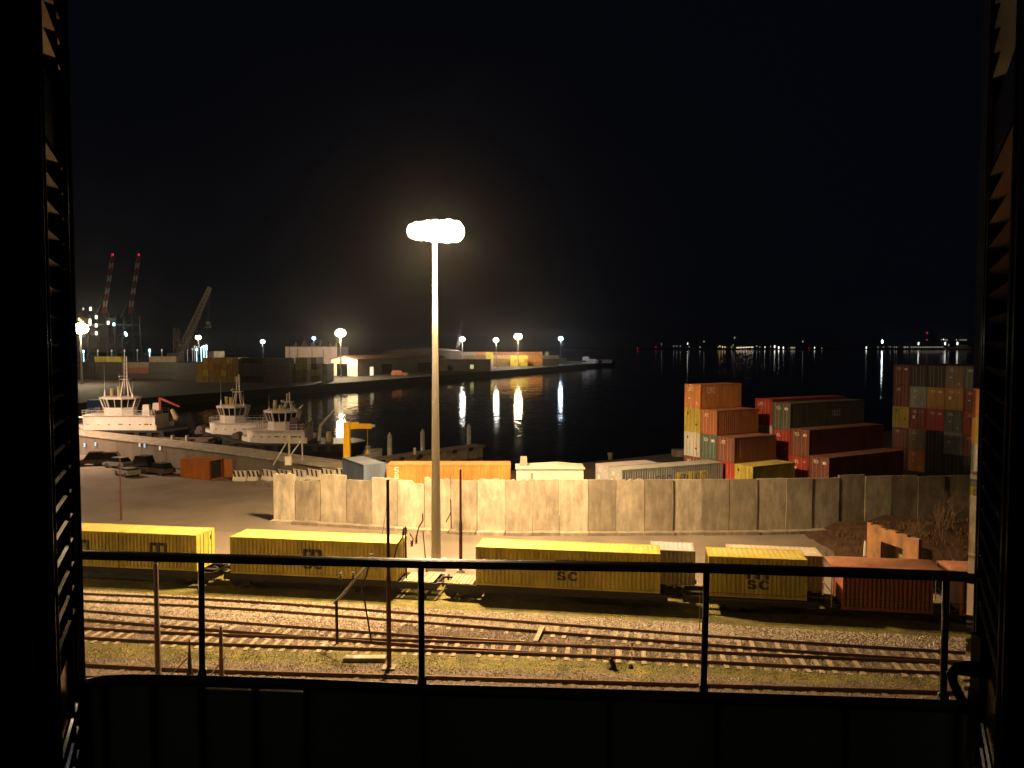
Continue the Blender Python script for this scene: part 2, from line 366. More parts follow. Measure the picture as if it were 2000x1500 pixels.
tag(scatter_mesh('grass', gp, 0.075, grass_m, 'blade'), 'tufts of yellow green grass along the tracks', 'grass', kind='stuff')

# ------------------------------------------------------------------ tracks
def track(px, label, sl_mat, n_sl=100, s_off=0.0, rails=(1, 1), zz=0.0):
    P3 = [G(x, y, 0.12) for x, y in px]
    xs = [p.x for p in P3]; ys = [p.y for p in P3]
    X = np.arange(xs[0], xs[-1], 0.70); Y = np.interp(X, xs, ys)
    k = np.ones(19)/19; Yp = np.concatenate([Y[0]+(Y[1]-Y[0])*np.arange(-9, 0), Y, Y[-1]+(Y[-1]-Y[-2])*np.arange(1, 10)])
    Y = np.convolve(Yp, k, 'valid')
    C = [Vector((a, b, 0)) for a, b in zip(X, Y)]
    t = thing('railway_track', label, 'railway track', C[len(C)//2], 0, 'railway tracks'); o = C[len(C)//2]
    for sgn, on in ((-1, rails[0]), (1, rails[1])):
        if not on: continue
        m = MB(); vs = []
        for i, p in enumerate(C):
            d = (C[min(i+1, len(C)-1)]-C[max(i-1, 0)]).normalized(); nn = Vector((-d.y, d.x, 0))
            q = p - o + nn*(0.72*sgn)
            for a, z in ((-.07, 0.03), (.07, .03), (.035, .19), (-.035, .19)): m.v.append(q+nn*a+Vector((0, 0, z+zz)))
        for i in range(len(C)-1):
            for j in range(4): m.f.append((i*4+j, (i+1)*4+j, (i+1)*4+(j+1) % 4, i*4+(j+1) % 4))
        m.build('rail', railtop, t)
    if sl_mat is None: return t
    sm = MB().box((0, 0, 0.0), (0.25, 2.5, 0.13)); first = None; cnt = 0
    step = max(1, int(len(C)/n_sl+.99))
    L = 0.0
    for i in range(1, len(C)-1, 1):
        if cnt >= n_sl: break
        if i % step: continue
        d = (C[i+1]-C[i-1]).normalized(); p = C[i]-o
        if first is None: ob = first = sm.build('sleeper', sl_mat, t)
        else: ob = first.copy(); COL.objects.link(ob); ob.parent = t
        ob.location = (p.x+rs.uniform(-.04, .04), p.y, -0.035+rs.uniform(-.03, .02)+.0); ob.rotation_euler = (0, 0, math.atan2(d.y, d.x)+rs.uniform(-.03, .03)); cnt += 1
    return t
track([(60, 1162), (150, 1167), (400, 1176), (640, 1193), (900, 1213), (1150, 1232), (1380, 1251), (1600, 1266), (1835, 1281), (2040, 1293)], 'track nearest the container train with pale sleepers showing beyond the mast', sleeper_m)
track([(60, 1193), (180, 1203), (400, 1220), (640, 1238), (800, 1250), (1000, 1264), (1380, 1282), (1600, 1294), (1900, 1306), (2040, 1311)], 'middle railway track running the full width with concrete sleepers', sleeper_m)
track([(60, 1229), (180, 1238), (400, 1248), (600, 1254.5), (800, 1259), (1000, 1264.3), (1380, 1282.3)], 'side track that merges into the middle track at the switch', sleeper_m, zz=-0.012)
track([(60, 1304), (180, 1312), (400, 1322), (900, 1335), (1380, 1350), (1850, 1364), (2040, 1370)], 'nearest railway track just above the balcony parapet', sleeper_d)

# ------------------------------------------------------------------ containers
CW = 2.44
def prof(x, L):
    if x < .16 or x > L-.16: return 0.012
    u = ((x-.16) % .28)/.28
    if u < .36: return 0.012
    if u < .48: return 0.012+.05*(u-.36)/.12
    if u < .88: return 0.062
    return 0.062-.05*(u-.88)/.12
FONT = {'P': "11110100011000111110100001000010000", 'O': "01110100011000110001100011000101110", '&': "01100100101010001000101011001001101",
        'N': "10001110011010110011100011000110001", 'E': "11111100001000011110100001000011111", 'D': "11110100011000110001100011000111110",
        'L': "10000100001000010000100001000011111", 'Y': "10001100010101000100001000010000100", 'T': "11111001000010000100001000010000100",
        'X': "10001100010101000100010101000110001", 'S': "01111100001000001110000010000111110", '8': "01110100011000101110100011000101110",
        'K': "10001100101010011000101001001010001", 'C': "01111100001000010000100001000001111", 'U': "10001100011000110001100011000101110",
        'A': "01110100011000111111100011000110001", 'I': "01110001000010000100001000010001110", '4': "00010001100101010010111110001000010", '0': "01110100111010110101110011000101110"}
MSC = ["111111111111111111110", "111111111111111111111", "111111111111111111111", "111110011111110011111", "111100001111100001111", "111100001111100001111",
       "111100001111100001111", "111100001111100001111", "111100001111100001111", "111100001111100001111", "111100001111100001111", "000000000000000000000",
       "001111110000001111110", "011111111000011111111", "011100011000111100011", "011110000000111000000", "001111111000111000000", "000001111100111000000",
       "011000011100111100011", "011111111100011111111", "001111111000001111110"]
def bitmap(rows, x0, ztop, cell, L, mat, name, parent, cellx=None):
    m = MB(); cx = cellx or cell
    for j, r in enumerate(rows):
        for i, ch in enumerate(r):
            if ch == '1':
                xa = x0+i*cx; za = ztop-j*cell; k = 2
                for q in range(k):
                    a = xa+cx*q/k; b = xa+cx*(q+1)/k
                    m.add([(a, prof(a, L)-.007, za-cell), (b, prof(b, L)-.007, za-cell), (b, prof(b, L)-.007, za), (a, prof(a, L)-.007, za)], [(0, 1, 2, 3)])
    return m.build(name, mat, parent)
def textrows(s, vertical=False):
    if vertical:
        out = []
        for ch in s:
            g = FONT[ch]; out += [g[i*5:i*5+5] for i in range(7)] + ['00000']
        return out
    return [' '.join(FONT[ch][i*5:i*5+5] if ch != ' ' else '00000' for ch in s).replace(' ', '0') for i in range(7)]
TPL = {}
def container_tpl(L, H, key, far_door=False, logo=None, door_mark=True, var=0):
    k = (L, H, key, far_door, logo, var)
    if k in TPL: return TPL[k]
    mat = P(key); parts = []
    def side_strip(m, y, sgn):
        xs = [.0+.16]; x = .16
        while x < L-.16-.27:
            for d in (.1008, .1344, .2464, .28): xs.append(x+d)
            x += .28
        xs.append(L-.16)
        n = len(m.v)
        for x in xs:
            yy = y + sgn*prof(x, L)
            m.v.append((x, yy, .15)); m.v.append((x, yy, H-.11))
        for i in range(len(xs)-1):
            q = (n+2*i, n+2*i+2, n+2*i+3, n+2*i+1)
            m.f.append(q if sgn > 0 else q[::-1])
    body = MB(); side_strip(body, 0, 1); side_strip(body, CW, -1)
    xe = 0.02 if far_door else L-.02      # plain end
    body.add([(xe, .12, .12), (xe, CW-.12, .12), (xe, CW-.12, H-.1), (xe, .12, H-.1)], [(0, 1, 2, 3)])
    for i in range(8):                     # ribs of the plain end
        yy = .2+i*(CW-.4)/7.0
        body.box((xe + (-.012 if far_door else .012), yy, H/2), (.03, .12, H-.3))
    n = int(L/.32); rf = MB()
    for i in range(n):                     # roof corrugation
        a = .08+i*(L-.16)/n; b = .08+(i+1)*(L-.16)/n; h = (a+b)/2
        rf.add([(a, .06, H-.03), (h, .06, H-.012), (b, .06, H-.03), (a, CW-.06, H-.03), (h, CW-.06, H-.012), (b, CW-.06, H-.03)], [(0, 1, 4, 3), (1, 2, 5, 4)])
    body.add([(.05, .05, .1), (L-.05, .05, .1), (L-.05, CW-.05, .1), (.05, CW-.05, .1)], [(0, 3, 2, 1)])
    fr = MB()
    for x in (.08, L-.08):
        for y in (.08, CW-.08): fr.box((x, y, H/2), (.16, .16, H))
        fr.box((x, CW/2, H-.07), (.14, CW-.32, .13)); fr.box((x, CW/2, .08), (.14, CW-.32, .15))
    for y in (.045, CW-.045):
        fr.box((L/2, y, H-.06), (L-.32, .085, .115)); fr.box((L/2, y, .08), (L-.32, .085, .155))
    root = bpy.data.objects.new('shipping_container', None); root.empty_display_size = .3
    def reg(o): COL.objects.unlink(o); return o
    ch = []
    ob = reg(body.build('body', mat)); ch.append((ob, []))
    ch.append((reg(fr.build('frame', mat)), []))
    rc = PC[key]; ch.append((reg(rf.build('roof', surf('roof_'+key, tuple(c*.8+g*.2 for c, g in zip(rc, (.5, .44, .36))), rough=.6, scale=.8, var=.3, amt=.6, col2=tuple(c*.6+d for c, d in zip(rc, (.05, .035, .02)))))), []))  # roof paler than the sides: dust, plus lamp glare put into the colour
    xd = L-.03 if far_door else .03; sg = 1 if far_door else -1
    for dy in (0, 1):
        y0 = .16+dy*(CW-.32)/2; wd = (CW-.32)/2-.015
        m = MB().box((xd, y0+wd/2+.007, H/2), (.05, wd, H-.3))
        for q in range(4): m.box((xd+sg*.028, y0+wd/2, .15+(q+.5)*(H-.3)/4), (.02, wd-.1, (H-.3)/4-.14))
        d = reg(m.build('door', mat)); bars = []
        for q in (.28, .72):
            bars.append((reg(MB().tube([(xd+sg*.06, y0+wd*q, .12), (xd+sg*.06, y0+wd*q, H-.1)], .022, 6).build('locking_bar', P('palebrown') if key in ('white', 'yellow', 'cream') else galv)), []))
        ch.append((d, bars))
    if door_mark and key not in ('dark', 'navy'):
        m = MB()
        xx = xd+sg*.045
        rv = random.Random(var*17+3); mk = []
        for q in range(6): mk.append((1.32+(q % 2)*.3+rv.uniform(0, .15), H-.42-.13*(q//2), rv.uniform(.12, .24), .07))
        if var == 1: mk += [(.55, H-.6, .45, .28)]
        if var == 2: mk += [(1.75, H-1.3, .34, .42), (.55, H-.5, .22, .1)]
        if var == 3: mk += [(.6, .6, .12, .2), (1.7, H-1.5, .25, .12)]
        if key in ('yellow', 'white', 'cream'): mk = [(1.9, H-.55, .22, .3), (.6, H-1.7, .18, .2)]
        for y, z, a, b in mk: m.box((xx, y, z), (.008, a, b))
        ch.append((reg(m.build('lettering', letter_black if key in ('yellow', 'white', 'cream') else letter_white)), []))
    lg = []
    if logo == 'msc':
        s = L/2-.68; lg.append(reg(bitmap(MSC, s, 1.95, .066, L, letter_black, 'lettering', None)))
    if logo == 'pno':
        lg.append(reg(bitmap(textrows('P&O'), 4.0, 1.75, .13, L, letter_blue, 'lettering', None, .11)))
        m = MB(); n0 = 40
        for i in range(n0):
            a = 6.3+i*.1; b = a+.1
            m.add([(a, prof(a, L)-.004, .75), (b, prof(b, L)-.004, .75), (b, prof(b, L)-.004, 1.95), (a, prof(a, L)-.004, 1.95)], [(0, 1, 2, 3)])
        lg.append(reg(m.build('stripe', letter_yellow)))
        r = bitmap(textrows('NEDLLOYD'), 6.4, 1.72, .11, L, letter_blue, 'lettering', None, .08)
        for v in r.data.vertices: v.co.y -= .004
        lg.append(reg(r))
    if logo == 'tex': lg.append(reg(bitmap(textrows('TEX'), 6.6, 1.9, .085, L, letter_white, 'lettering', None)))
    if logo == 'vert': lg.append(reg(bitmap(textrows('S8K', True), .75, H-.25, .085, L, letter_white, 'lettering', None)))
    if logo == 'mark': lg.append(reg(bitmap(textrows('CAI'), 1.0, H-.35, .085, L, letter_white, 'lettering', None, .07)))
    if logo == 'bar': lg.append(reg(bitmap(['11']*16, .85, H-.3, .11, L, letter_white, 'marking', None, .04)))
    for o in lg: ch.append((o, []))
    TPL[k] = ch; return ch
def container(loc, rz, L, H, key, label, group=None, far_door=False, logo=None, detail=True):
    ch = container_tpl(L, H, key, far_door, logo, True, random.randrange(4))
    root = thing('shipping_container', label, 'shipping container', loc, rz, group)
    for ob, subs in ch:
        if not detail and ob.name.startswith(('frame_',)): continue
        c = ob.copy(); COL.objects.link(c); c.parent = root
        if detail:
            for s, _ in subs:
                d = s.copy(); COL.objects.link(d); d.parent = c
    return root

# ------------------------------------------------------------------ the tall light mast
MX, MY = G(852, 1111).x, G(852, 1111).y
mast = thing('light_mast', 'tall grey tapered floodlight mast standing behind the container train, lamps blazing', 'light mast', (MX, MY, 0))
m = MB(); zz = [0, 2, 6, 12, 18, 25.2]; m.tube([(0, 0, z) for z in zz], [.40, .37, .34, .28, .22, .155], 16)
m.build('pole', surf('mast_steel', (0.40, 0.37, 0.34), rough=0.5, var=0.2, scale=1.2, streak=6, metal=0.2), mast, smooth=True)
MB().box((0, 0, .35), (1.5, 1.5, .7)).build('base', concrete[1], mast)
for z in (6.1, 12.1, 18.1):
    MB().tube([(0, 0, z-.06), (0, 0, z+.06)], .36-.0095*z+.03, 16).build('flange', galv, mast)
m = MB(); n = 24
for r, z in ((1.55, 25.75), (1.55, 26.35)):
    m.tube([(r*math.cos(2*math.pi*i/n), r*math.sin(2*math.pi*i/n), z) for i in range(n+1)], .05, 6)
for i in range(6):
    a = 2*math.pi*i/6; m.bar((.12*math.cos(a), .12*math.sin(a), 25.9), (1.55*math.cos(a), 1.55*math.sin(a), 25.75), .07)
m.tube([(0, 0, 25.0), (0, 0, 26.6)], .26, 12)
m.build('lamp_ring', galv, mast)
for i in range(20):
    a = 2*math.pi*i/20+.13; M = Matrix.Rotation(a, 3, 'Z') @ Matrix.Rotation(R(28), 3, 'Y')
    c = Vector((1.52*math.cos(a), 1.52*math.sin(a), 25.95))
    f = MB().box(c, (.22, .62, .62), M=M).build('floodlight', galv, mast)
    l = MB()
    q = c + M @ Vector((.2, 0, 0)); m2 = MB()
    hh = .60+.12*math.cos(a)+.06*math.sin(i*2.7); m2.tube([q+Vector((0, 0, hh*math.sin(R(u)))) for u in range(-90, 91, 20)], [max(.03, (.46+.1*math.cos(a)+.05*math.sin(i*1.9))*math.cos(R(u))) for u in range(-90, 91, 20)], 16); m2.build('lens', lamp_w, f, smooth=True)  # lenses swollen until they merge, imitating the glare around the lamps
def point(name, loc, W, col, r=.25, parent=None):
    d = bpy.data.lights.new(name, 'POINT'); d.energy = W; d.color = col; d.shadow_soft_size = r
    o = bpy.data.objects.new(name, d); COL.objects.link(o); o.location = loc
    if parent: o.parent = parent
    return o
for i in range(3):
    a = 2*math.pi*i/3+.5
    point('lamp_light', (1.5*math.cos(a), 1.5*math.sin(a), 25.2), MAST_W*.13/3, LIGHT_COL, .35, mast)
    # the floodlights are hooded: most of their light goes down and outward, little near the horizontal
    d = bpy.data.lights.new('flood_light', 'SPOT'); d.energy = MAST_W*.95/3; d.color = LIGHT_COL; d.shadow_soft_size = .35; d.spot_size = R(159); d.spot_blend = .75
    o = bpy.data.objects.new('flood_light', d); COL.objects.link(o); o.parent = mast; o.location = (1.5*math.cos(a), 1.5*math.sin(a), 25.15)

# the same kind of mast in the tug yard, just outside the opening: it lights the tugs and the sea wall
yard = dup(mast); yard.location = (-86, 116, 0); yard['label'] = 'second floodlight mast in the tug yard behind the shutter'
rail_mast = dup(mast); rail_mast.location = (-74, 37, 0); rail_mast['label'] = 'third floodlight mast beside the tracks behind the shutter'
for ch in rail_mast.children:
    if ch.type == 'LIGHT': ch.data = ch.data.copy(); ch.data.energy = 14000 if ch.data.type == 'POINT' else 3000
for ch in yard.children:
    if ch.type == 'LIGHT': ch.data = ch.data.copy(); ch.data.energy = 7000 if ch.data.type == 'POINT' else 60000; ch.data.color = (1, .66, .42)
# ------------------------------------------------------------------ concrete blast wall: separate precast slabs
bx = [535, 577, 627, 677, 726, 776, 829, 880, 932, 987, 1040, 1093, 1148, 1203, 1258, 1314, 1369, 1423, 1478, 1533, 1585, 1638, 1688, 1740, 1790, 1843, 1890, 1940]
by = lambda x: float(np.interp(x, [535, 650, 800, 900, 1000, 1500, 1636, 1940], [1019, 1025, 1035, 1041, 1043, 1041, 1036, 1026]))
ty = [925, 940, 927, 938, 934, 939, 934, 937, 937, 937, 937, 937, 937, 937, 937, 937, 936, 936, 935, 934, 934, 928, 930, 929, 930, 929, 928]
tone = [0, 2, 1, 2, 1, 0, 0, 1, 0, 1, 1, 0, 2, 1, 2, 1, 2, 2, 1, 1, 1, 2, 1, 3, 3, 3, 3]
wall = thing('concrete_wall', 'long wall of tall upright precast concrete slabs behind the railway yard', 'wall', G(1000, 1043))
wo = wall.location.copy()
for i in range(27):
    a = G(bx[i]+.5, by(bx[i])); b = G(bx[i+1]-.5, by(bx[i+1]))
    d = (b-a).normalized(); nn = Vector((-d.y, d.x, 0)); j = rs.uniform(-.09, .09)
    ht = A((bx[i]+bx[i+1])/2, ty[i], (a.y+b.y)/2).z
    m = MB(); K = 10; prevz = None
    for k in range(K+1):
        p = a.lerp(b, k/K)-wo+nn*j
        rough = (i in (0, 6, 7, 8, 9, 13)); zt = ht + (rs.uniform(-.16, .08) if rough else rs.uniform(-.02, .02)) - (0.28 if i in (5,) and k > 5 else 0)
        ex = rs.uniform(-.05, .05) if k in (0, K) else 0
        for q, dz in ((0, 0), (.28, 0)):
            m.v.append(p+nn*q+d*ex*0+Vector((0, 0, 0))); m.v.append(p+nn*q+Vector((0, 0, ht*.55))+d*ex); m.v.append(p+nn*q+Vector((0, 0, zt)))
    for k in range(K):
        o = k*6
        for r_ in (0, 1):
            m.f.append((o+r_, o+6+r_, o+7+r_, o+1+r_)); m.f.append((o+3+r_, o+4+r_, o+10+r_, o+9+r_))
        m.f.append((o+2, o+8, o+11, o+5))
    m.f.append((0, 1, 4, 3)); m.f.append((1, 2, 5, 4)); o = K*6; m.f.append((o, o+3, o+4, o+1)); m.f.append((o+1, o+4, o+5, o+2))
    s = m.build('panel', concrete[tone[i]], wall)
    ft = MB(); p0 = a-wo+nn*(j-.42); p1 = b-wo+nn*(j-.42)
    ft.bar(p0+Vector((0, 0, .12)), p1+Vector((0, 0, .12)), .8, .28+rs.uniform(-.05, .1)); ft.build('footing', concrete[min(3, tone[i]+1)], wall)

# ------------------------------------------------------------------ the train
def bogie(parent, x, z0=0.12, y=1.22):
    b = MB()
    for sy in (-1.0, 1.0): b.box((x, y+sy, z0+.52), (2.6, .14, .26)); b.box((x, y+sy*1.02, z0+.5), (.5, .2, .42))
    b.box((x, y, z0+.62), (.5, 2.0, .2)); bo = b.build('bogie', steel_dark, parent)
    for dx in (-.9, .9):
        for sy in (-.75, .75):
            w_ = MB().tube([(x+dx, y+sy-.07, z0+.46), (x+dx, y+sy+.07, z0+.46)], .46, 20).build('wheel', steel_dark, bo)
    return bo
def flat_wagon(s0, s1, bogies, label, planks=None, zt=1.12):
    L = s1-s0
    t = thing('flat_wagon', label, 'railway wagon', T(s0, 0), TROT, 'flat wagons of the container train')
    m = MB()
    for y in (.12, 2.32): m.box((L/2, y, zt-.22), (L, .14, .42))
    m.box((L/2, 1.22, zt-.26), (L-.3, .4, .4))
    for i in range(int(L/1.6)+1): m.box((min(L-.1, .1+i*1.6), 1.22, zt-.12), (.16, 2.1, .16))
    for x in (0.05, L-.05): m.box((x, 1.22, zt-.25), (.12, 2.3, .4))
    m.build('frame', steel_dark, t)
    if planks:
        pm = MB(); a, b = planks[0]-s0, planks[1]-s0; n = int((b-a)/.24)
        for i in range(n): pm.box((a+.12+i*.24, 1.22, zt+.02+rs.uniform(-.01, .01)), (.21, 2.2+rs.uniform(-.1, .1), .05))
        pm.build('deck', surf('deck_planks', (0.36, 0.27, 0.19), rough=.85, var=.4, scale=3), t)
    for s in bogies: bogie(t, s-s0)
    for x, sg in ((0, -1), (L, 1)):
        for y in (.45, 1.99): MB().tube([(x, y, zt-.1), (x+sg*.35, y, zt-.1)], .09, 8).tube([(x+sg*.35, y, zt-.1), (x+sg*.42, y, zt-.1)], .22, 12).build('buffer', steel_dark, t)
    return t
flat_wagon(-37.5, -21.6, (-35.6, -23.4), 'flat wagon under the two short yellow containers at the far end of the train')
flat_wagon(-20.7, -5.2, (-19.0,), 'flat wagon under the single long yellow container just before the mast', planks=(-7.6, -5.3))
flat_wagon(-5.0+.55, 10.2, (-3.6+.2, 8.6), 'flat wagon with bare planks in front of the mast foot, long container behind them', planks=(-4.4, -2.7))
flat_wagon(11.2, 19.6, (15.3,), 'short flat wagon under the yellow container beside the hopper wagons')
CZ = 1.17
G_T = 'containers riding on the train'
container(T(-34.9, 0, CZ), TROT, 6.06, 2.6, 'yellow', 'yellow container cut off by the shutter, hindmost on the train', G_T, True, 'msc')
container(T(-28.76, 0, CZ), TROT, 6.06, 2.6, 'yellow', 'short yellow container with brightly lit end doors, coupled close to the one by the shutter', G_T, True, 'msc')
container(T(-20.15, 0, CZ), TROT, 12.19, 2.6, 'yellow', 'long yellow container left of the mast with glaring roof and black initials', G_T, True, 'msc')
container(T(-2.47, 0, CZ), TROT, 12.19, 2.6, 'yellow', 'long yellow container right of the mast foot with the brightest roof on the train', G_T, False, 'msc')
container(T(12.76, 0, CZ), TROT, 6.06, 2.6, 'yellow', 'short yellow container standing next to the red hopper wagons', G_T, False, 'msc')
# row behind on the next track
def low_wagon(s0, s1, v, zt, label):
    t = thing('low_wagon', label, 'railway wagon', T(s0, v), TROT, 'low wagons on the track behind')
    L = s1-s0; m = MB()
    for y in (.15, 2.29): m.box((L/2, y, zt-.16), (L, .12, .3))
    for i in range(int(L/1.2)+1): m.box((min(L-.1, .1+i*1.2), 1.22, zt-.14), (.12, 2.0, .14))
    m.build('frame', steel_dark, t)
    for x in (1.2, L-1.2):
        for y in (.5, 1.94): MB().tube([(x, y-.07, .33), (x, y+.07, .33)], .33, 16).build('wheel', steel_dark, t)
low_wagon(3.2, 12.4, 3.15, .62, 'low wagon carrying the grey container behind the long yellow one')
low_wagon(13.6, 20.6, 3.15, .62, 'low wagon carrying the cream roofed container')
container(T(9.15, 3.15, .64), TROT, 2.99, 2.6, 'lavender', 'short dull grey container peeping out behind the long yellow container', G_T, True)
container(T(14.4, 3.15, .64), TROT, 6.06, 2.6, 'cream', 'cream roofed container behind the short yellow one', G_T, True)

def hopper(s0, L, label):
    t = thing('hopper_wagon', label, 'railway wagon', T(s0, 0), TROT, 'red hopper wagons')
    mt = P('reddish'); z0, z1 = .74, 3.45; m = MB(); n = int((L-1.0)/.27)
    for i in range(n+1):
        x = .75+i*(L-1.5)/n; m.box((x, .0, (z0+z1)/2), (.12, .16, z1-z0-.3)); m.box((x, CW, (z0+z1)/2), (.12, .16, z1-z0-.3))
    m.build('ribbed_cladding', mt, t)
    b = MB().add([(.75, .08, z0+.1), (L-.75, .08, z0+.1), (L-.75, CW-.08, z0+.1), (.75, CW-.08, z0+.1), (.1, .08, z1-.1), (L-.1, .08, z1-.1), (L-.1, CW-.08, z1-.1), (.1, CW-.08, z1-.1),
                  (.75, .08, z1-.75), (L-.75, .08, z1-.75), (L-.75, CW-.08, z1-.75), (.75, CW-.08, z1-.75)],
                 [(0, 1, 2, 3), (0, 8, 9, 1), (8, 4, 5, 9), (3, 2, 10, 11), (11, 10, 6, 7), (0, 3, 11, 8), (8, 11, 7, 4), (1, 9, 10, 2), (9, 5, 6, 10), (4, 7, 6, 5)])
    b.box((L/2, .02, z0+.1), (L-1.3, .1, .22)); b.box((L/2, .02, z1-.1), (L-.1, .1, .16)); b.build('body', mt, t)
    r = MB(); r.tube([(.12, CW/2, z1-.14), (L-.12, CW/2, z1-.14)], .01, 3)
    K = 9; vs = []
    for x in (.05, .35, L-.35, L-.05):
        f = .0 if x in (.05, L-.05) else 1
        for k in range(K+1):
            y = CW*k/K; vs.append((x, y, z1 + .26*math.sin(math.pi*k/K)*f*1.0))
    r2 = MB(); r2.v = vs
    for i in range(3):
        for k in range(K): r2.f.append((i*(K+1)+k, (i+1)*(K+1)+k, (i+1)*(K+1)+k+1, i*(K+1)+k+1))
    r2.build('roof', P('reddish_lit'), t, smooth=True)  # lighter copy of the body red, painting in the lit top
    for x in (.06, L-.06):
        e = MB()
        for y in (.06, CW-.06): e.box((x, y, (z0+z1)/2), (.05, .05, z1-z0-.15))
        e.box((x, CW/2, 1.75), (.04, CW-.1, .04))
        e.build('end_frame', galv, t)
    u = MB().box((L/2, CW/2, .6), (L+.3, 1.9, .26)); u.build('underframe', steel_dark, t)
    for x in (.9, L-.9):
        for y in (.5, 1.94): MB().tube([(x, y-.07, .56), (x, y+.07, .56)], .44, 18).build('wheel', steel_dark, t)
    return t
hopper(20.25, 6.65, 'rust red ribbed hopper wagon with curved roof next to the short yellow container')
h2 = hopper(27.15, 8.0, 'rust red ribbed hopper wagon half hidden by the window edge')
m = MB()
for k in range(12): m.box((2.1+.07*math.sin(k*1.3), -.035, 3.0-k*.17), (.12, .012, .13))
m.build('marking', letter_white, h2)
m = MB().tube([T(12, -3.2, 2.4), T(34, -3.2, 2.4)], .016, 5); tag(m.build('overhead_cable', steel_dark), 'upper thin cable strung in front of the hopper wagons', 'cable', 'thin cables')
m = MB().tube([T(12, -3.2, 2.0), T(34, -3.2, 2.0)], .010, 5); tag(m.build('overhead_cable', steel_dark), 'lower fainter cable strung in front of the hopper wagons', 'cable', 'thin cables')
m = MB()
for s in (12, 34): m.tube([T(s, -3.2, 0), T(s, -3.2, 2.5)], .03, 6)
tag(m.build('cable_post', rust_steel), 'thin stakes holding the cables in front of the hopper wagons', 'post')

# ------------------------------------------------------------------ container stacks beyond the wall
U30 = Vector((.866, .5, 0)); E30 = Vector((.5, -.866, 0)); RZ30 = R(30)
def stack(P0, cols, L, hs, gname, desc, logos={}, gap=2.5, rz=RZ30, e=E30):
    for c_, col in enumerate(cols):
        z = 0.0; o = P0 + e*(gap*(c_)+CW)
        for r_, key in enumerate(col):
            H = hs[c_][r_] if isinstance(hs, list) else hs
            cn = {'darkgreen': 'dark green', 'palebrown': 'pale brown', 'rust': 'rust brown', 'reddish': 'dull red'}.get(key, key)
            top = ' on top' if r_ == len(col)-1 else ''
            lab = '%s container%s, %s level of %s column, %s' % (cn, top, ORD[r_], ORC[c_], desc)
            container((o.x, o.y, z), rz, L, H, key, lab, gname, False, logos.get((c_, r_)))
            z += H + .005
stack(Vector((18.9, 87.3, 0)), [['grey', 'brown', 'white', 'yellow', 'orange'], ['brown', 'palebrown', 'green', 'rust'], ['grey', 'red', 'brown'], ['brown', 'yellow']],
      6.06, 2.6, 'short containers stacked like stairs', 'the stair shaped stack', {(0, 4): 'mark', (1, 3): 'bar', (2, 2): 'bar'})
stack(Vector((27.2, 89.2, 0)), [['red', 'red', 'white', 'red'], ['red', 'red', 'red', 'darkgreen'], ['red', 'red', 'brown'], ['reddish', 'brown']],
      12.19, [[2.9, 2.9, 2.6, 2.9], [2.6, 2.9, 2.6, 2.9], [2.6, 2.9, 2.9], [2.9, 2.9]], 'long containers stacked like stairs', 'the long stack', {(1, 3): 'tex'})
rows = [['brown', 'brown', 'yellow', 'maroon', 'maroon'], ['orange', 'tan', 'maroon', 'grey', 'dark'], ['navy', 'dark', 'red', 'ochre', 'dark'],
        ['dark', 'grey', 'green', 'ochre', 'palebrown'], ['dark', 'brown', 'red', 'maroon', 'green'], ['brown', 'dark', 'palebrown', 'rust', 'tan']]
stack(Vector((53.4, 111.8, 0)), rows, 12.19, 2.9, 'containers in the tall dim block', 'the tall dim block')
# grey two-high pair behind the wall
rzg = R(24.5)
container((10.6, 76.6, 0), rzg, 12.19, 2.6, 'grey', 'long grey container under another grey one behind the wall', None)
container((10.6, 76.6, 2.605), rzg, 12.19, 2.6, 'grey', 'long grey ribbed container with blue and yellow lettering just above the wall', None, False, 'pno')
ny = Vector((-math.sin(rzg), math.cos(rzg), 0))*2.55
container((10.6+ny.x, 76.6+ny.y, 0), rzg, 6.06, 2.6, 'lavender', 'lower pale violet container behind the wall beside the long grey one', None)
container((10.6+ny.x, 76.6+ny.y, 2.605), rzg, 6.06, 2.6, 'lavender', 'upper pale violet container behind the wall beside the long grey one', None)
# orange two-high and blue pair
container((-12.35, 78.2, 0), 0, 12.19, 2.9, 'orange', 'lower orange container hidden behind the wall near the mast', None)
container((-12.35, 78.2, 2.905), 0, 12.19, 2.6, 'orange', 'upper long orange container showing over the wall behind the mast', None, True, 'vert')
container((-12.5, 79.3, 0), R(122), 6.06, 2.9, 'blue', 'lower blue container hidden behind the wall', None)
container((-12.5, 79.3, 2.905), R(122), 6.06, 2.6, 'blue', 'upper blue container beside the long orange one', None, True)
# white shed behind the wall
sh = thing('shed', 'low white shed with shallow gable roof between the orange and violet containers', 'shed', (.45, 80.5, 0))
MB().box((3.4, 1.5, 2.37), (6.8, 3, 4.74)).build('wall', wallwhite, sh)
m = MB().add([(-.1, -.15, 4.7), (4.3, -.15, 4.92), (6.95, -.15, 4.7), (-.1, 3.1, 4.7), (4.3, 3.1, 4.92), (6.95, 3.1, 4.7), (-.1, -.15, 4.78), (4.3, -.15, 5.0), (6.95, -.15, 4.78), (-.1, 3.1, 4.78), (4.3, 3.1, 5.0), (6.95, 3.1, 4.78)],
             [(0, 2, 1), (3, 4, 5), (6, 7, 10, 9), (7, 8, 11, 10), (0, 1, 7, 6), (1, 2, 8, 7), (0, 6, 9, 3), (2, 5, 11, 8), (0, 3, 5, 2)])
m.build('roof', wallwhite, sh)
MB().prism([(.35, 1.2), (1.15, 1.2), (1.15, 2), (.35, 2)], 4.75, 5.75, .78).build('chimney', concrete[1], sh)
MB().box((1.55, -.03, 3.9), (.25, .05, .8)).build('vent', concrete[2], sh)
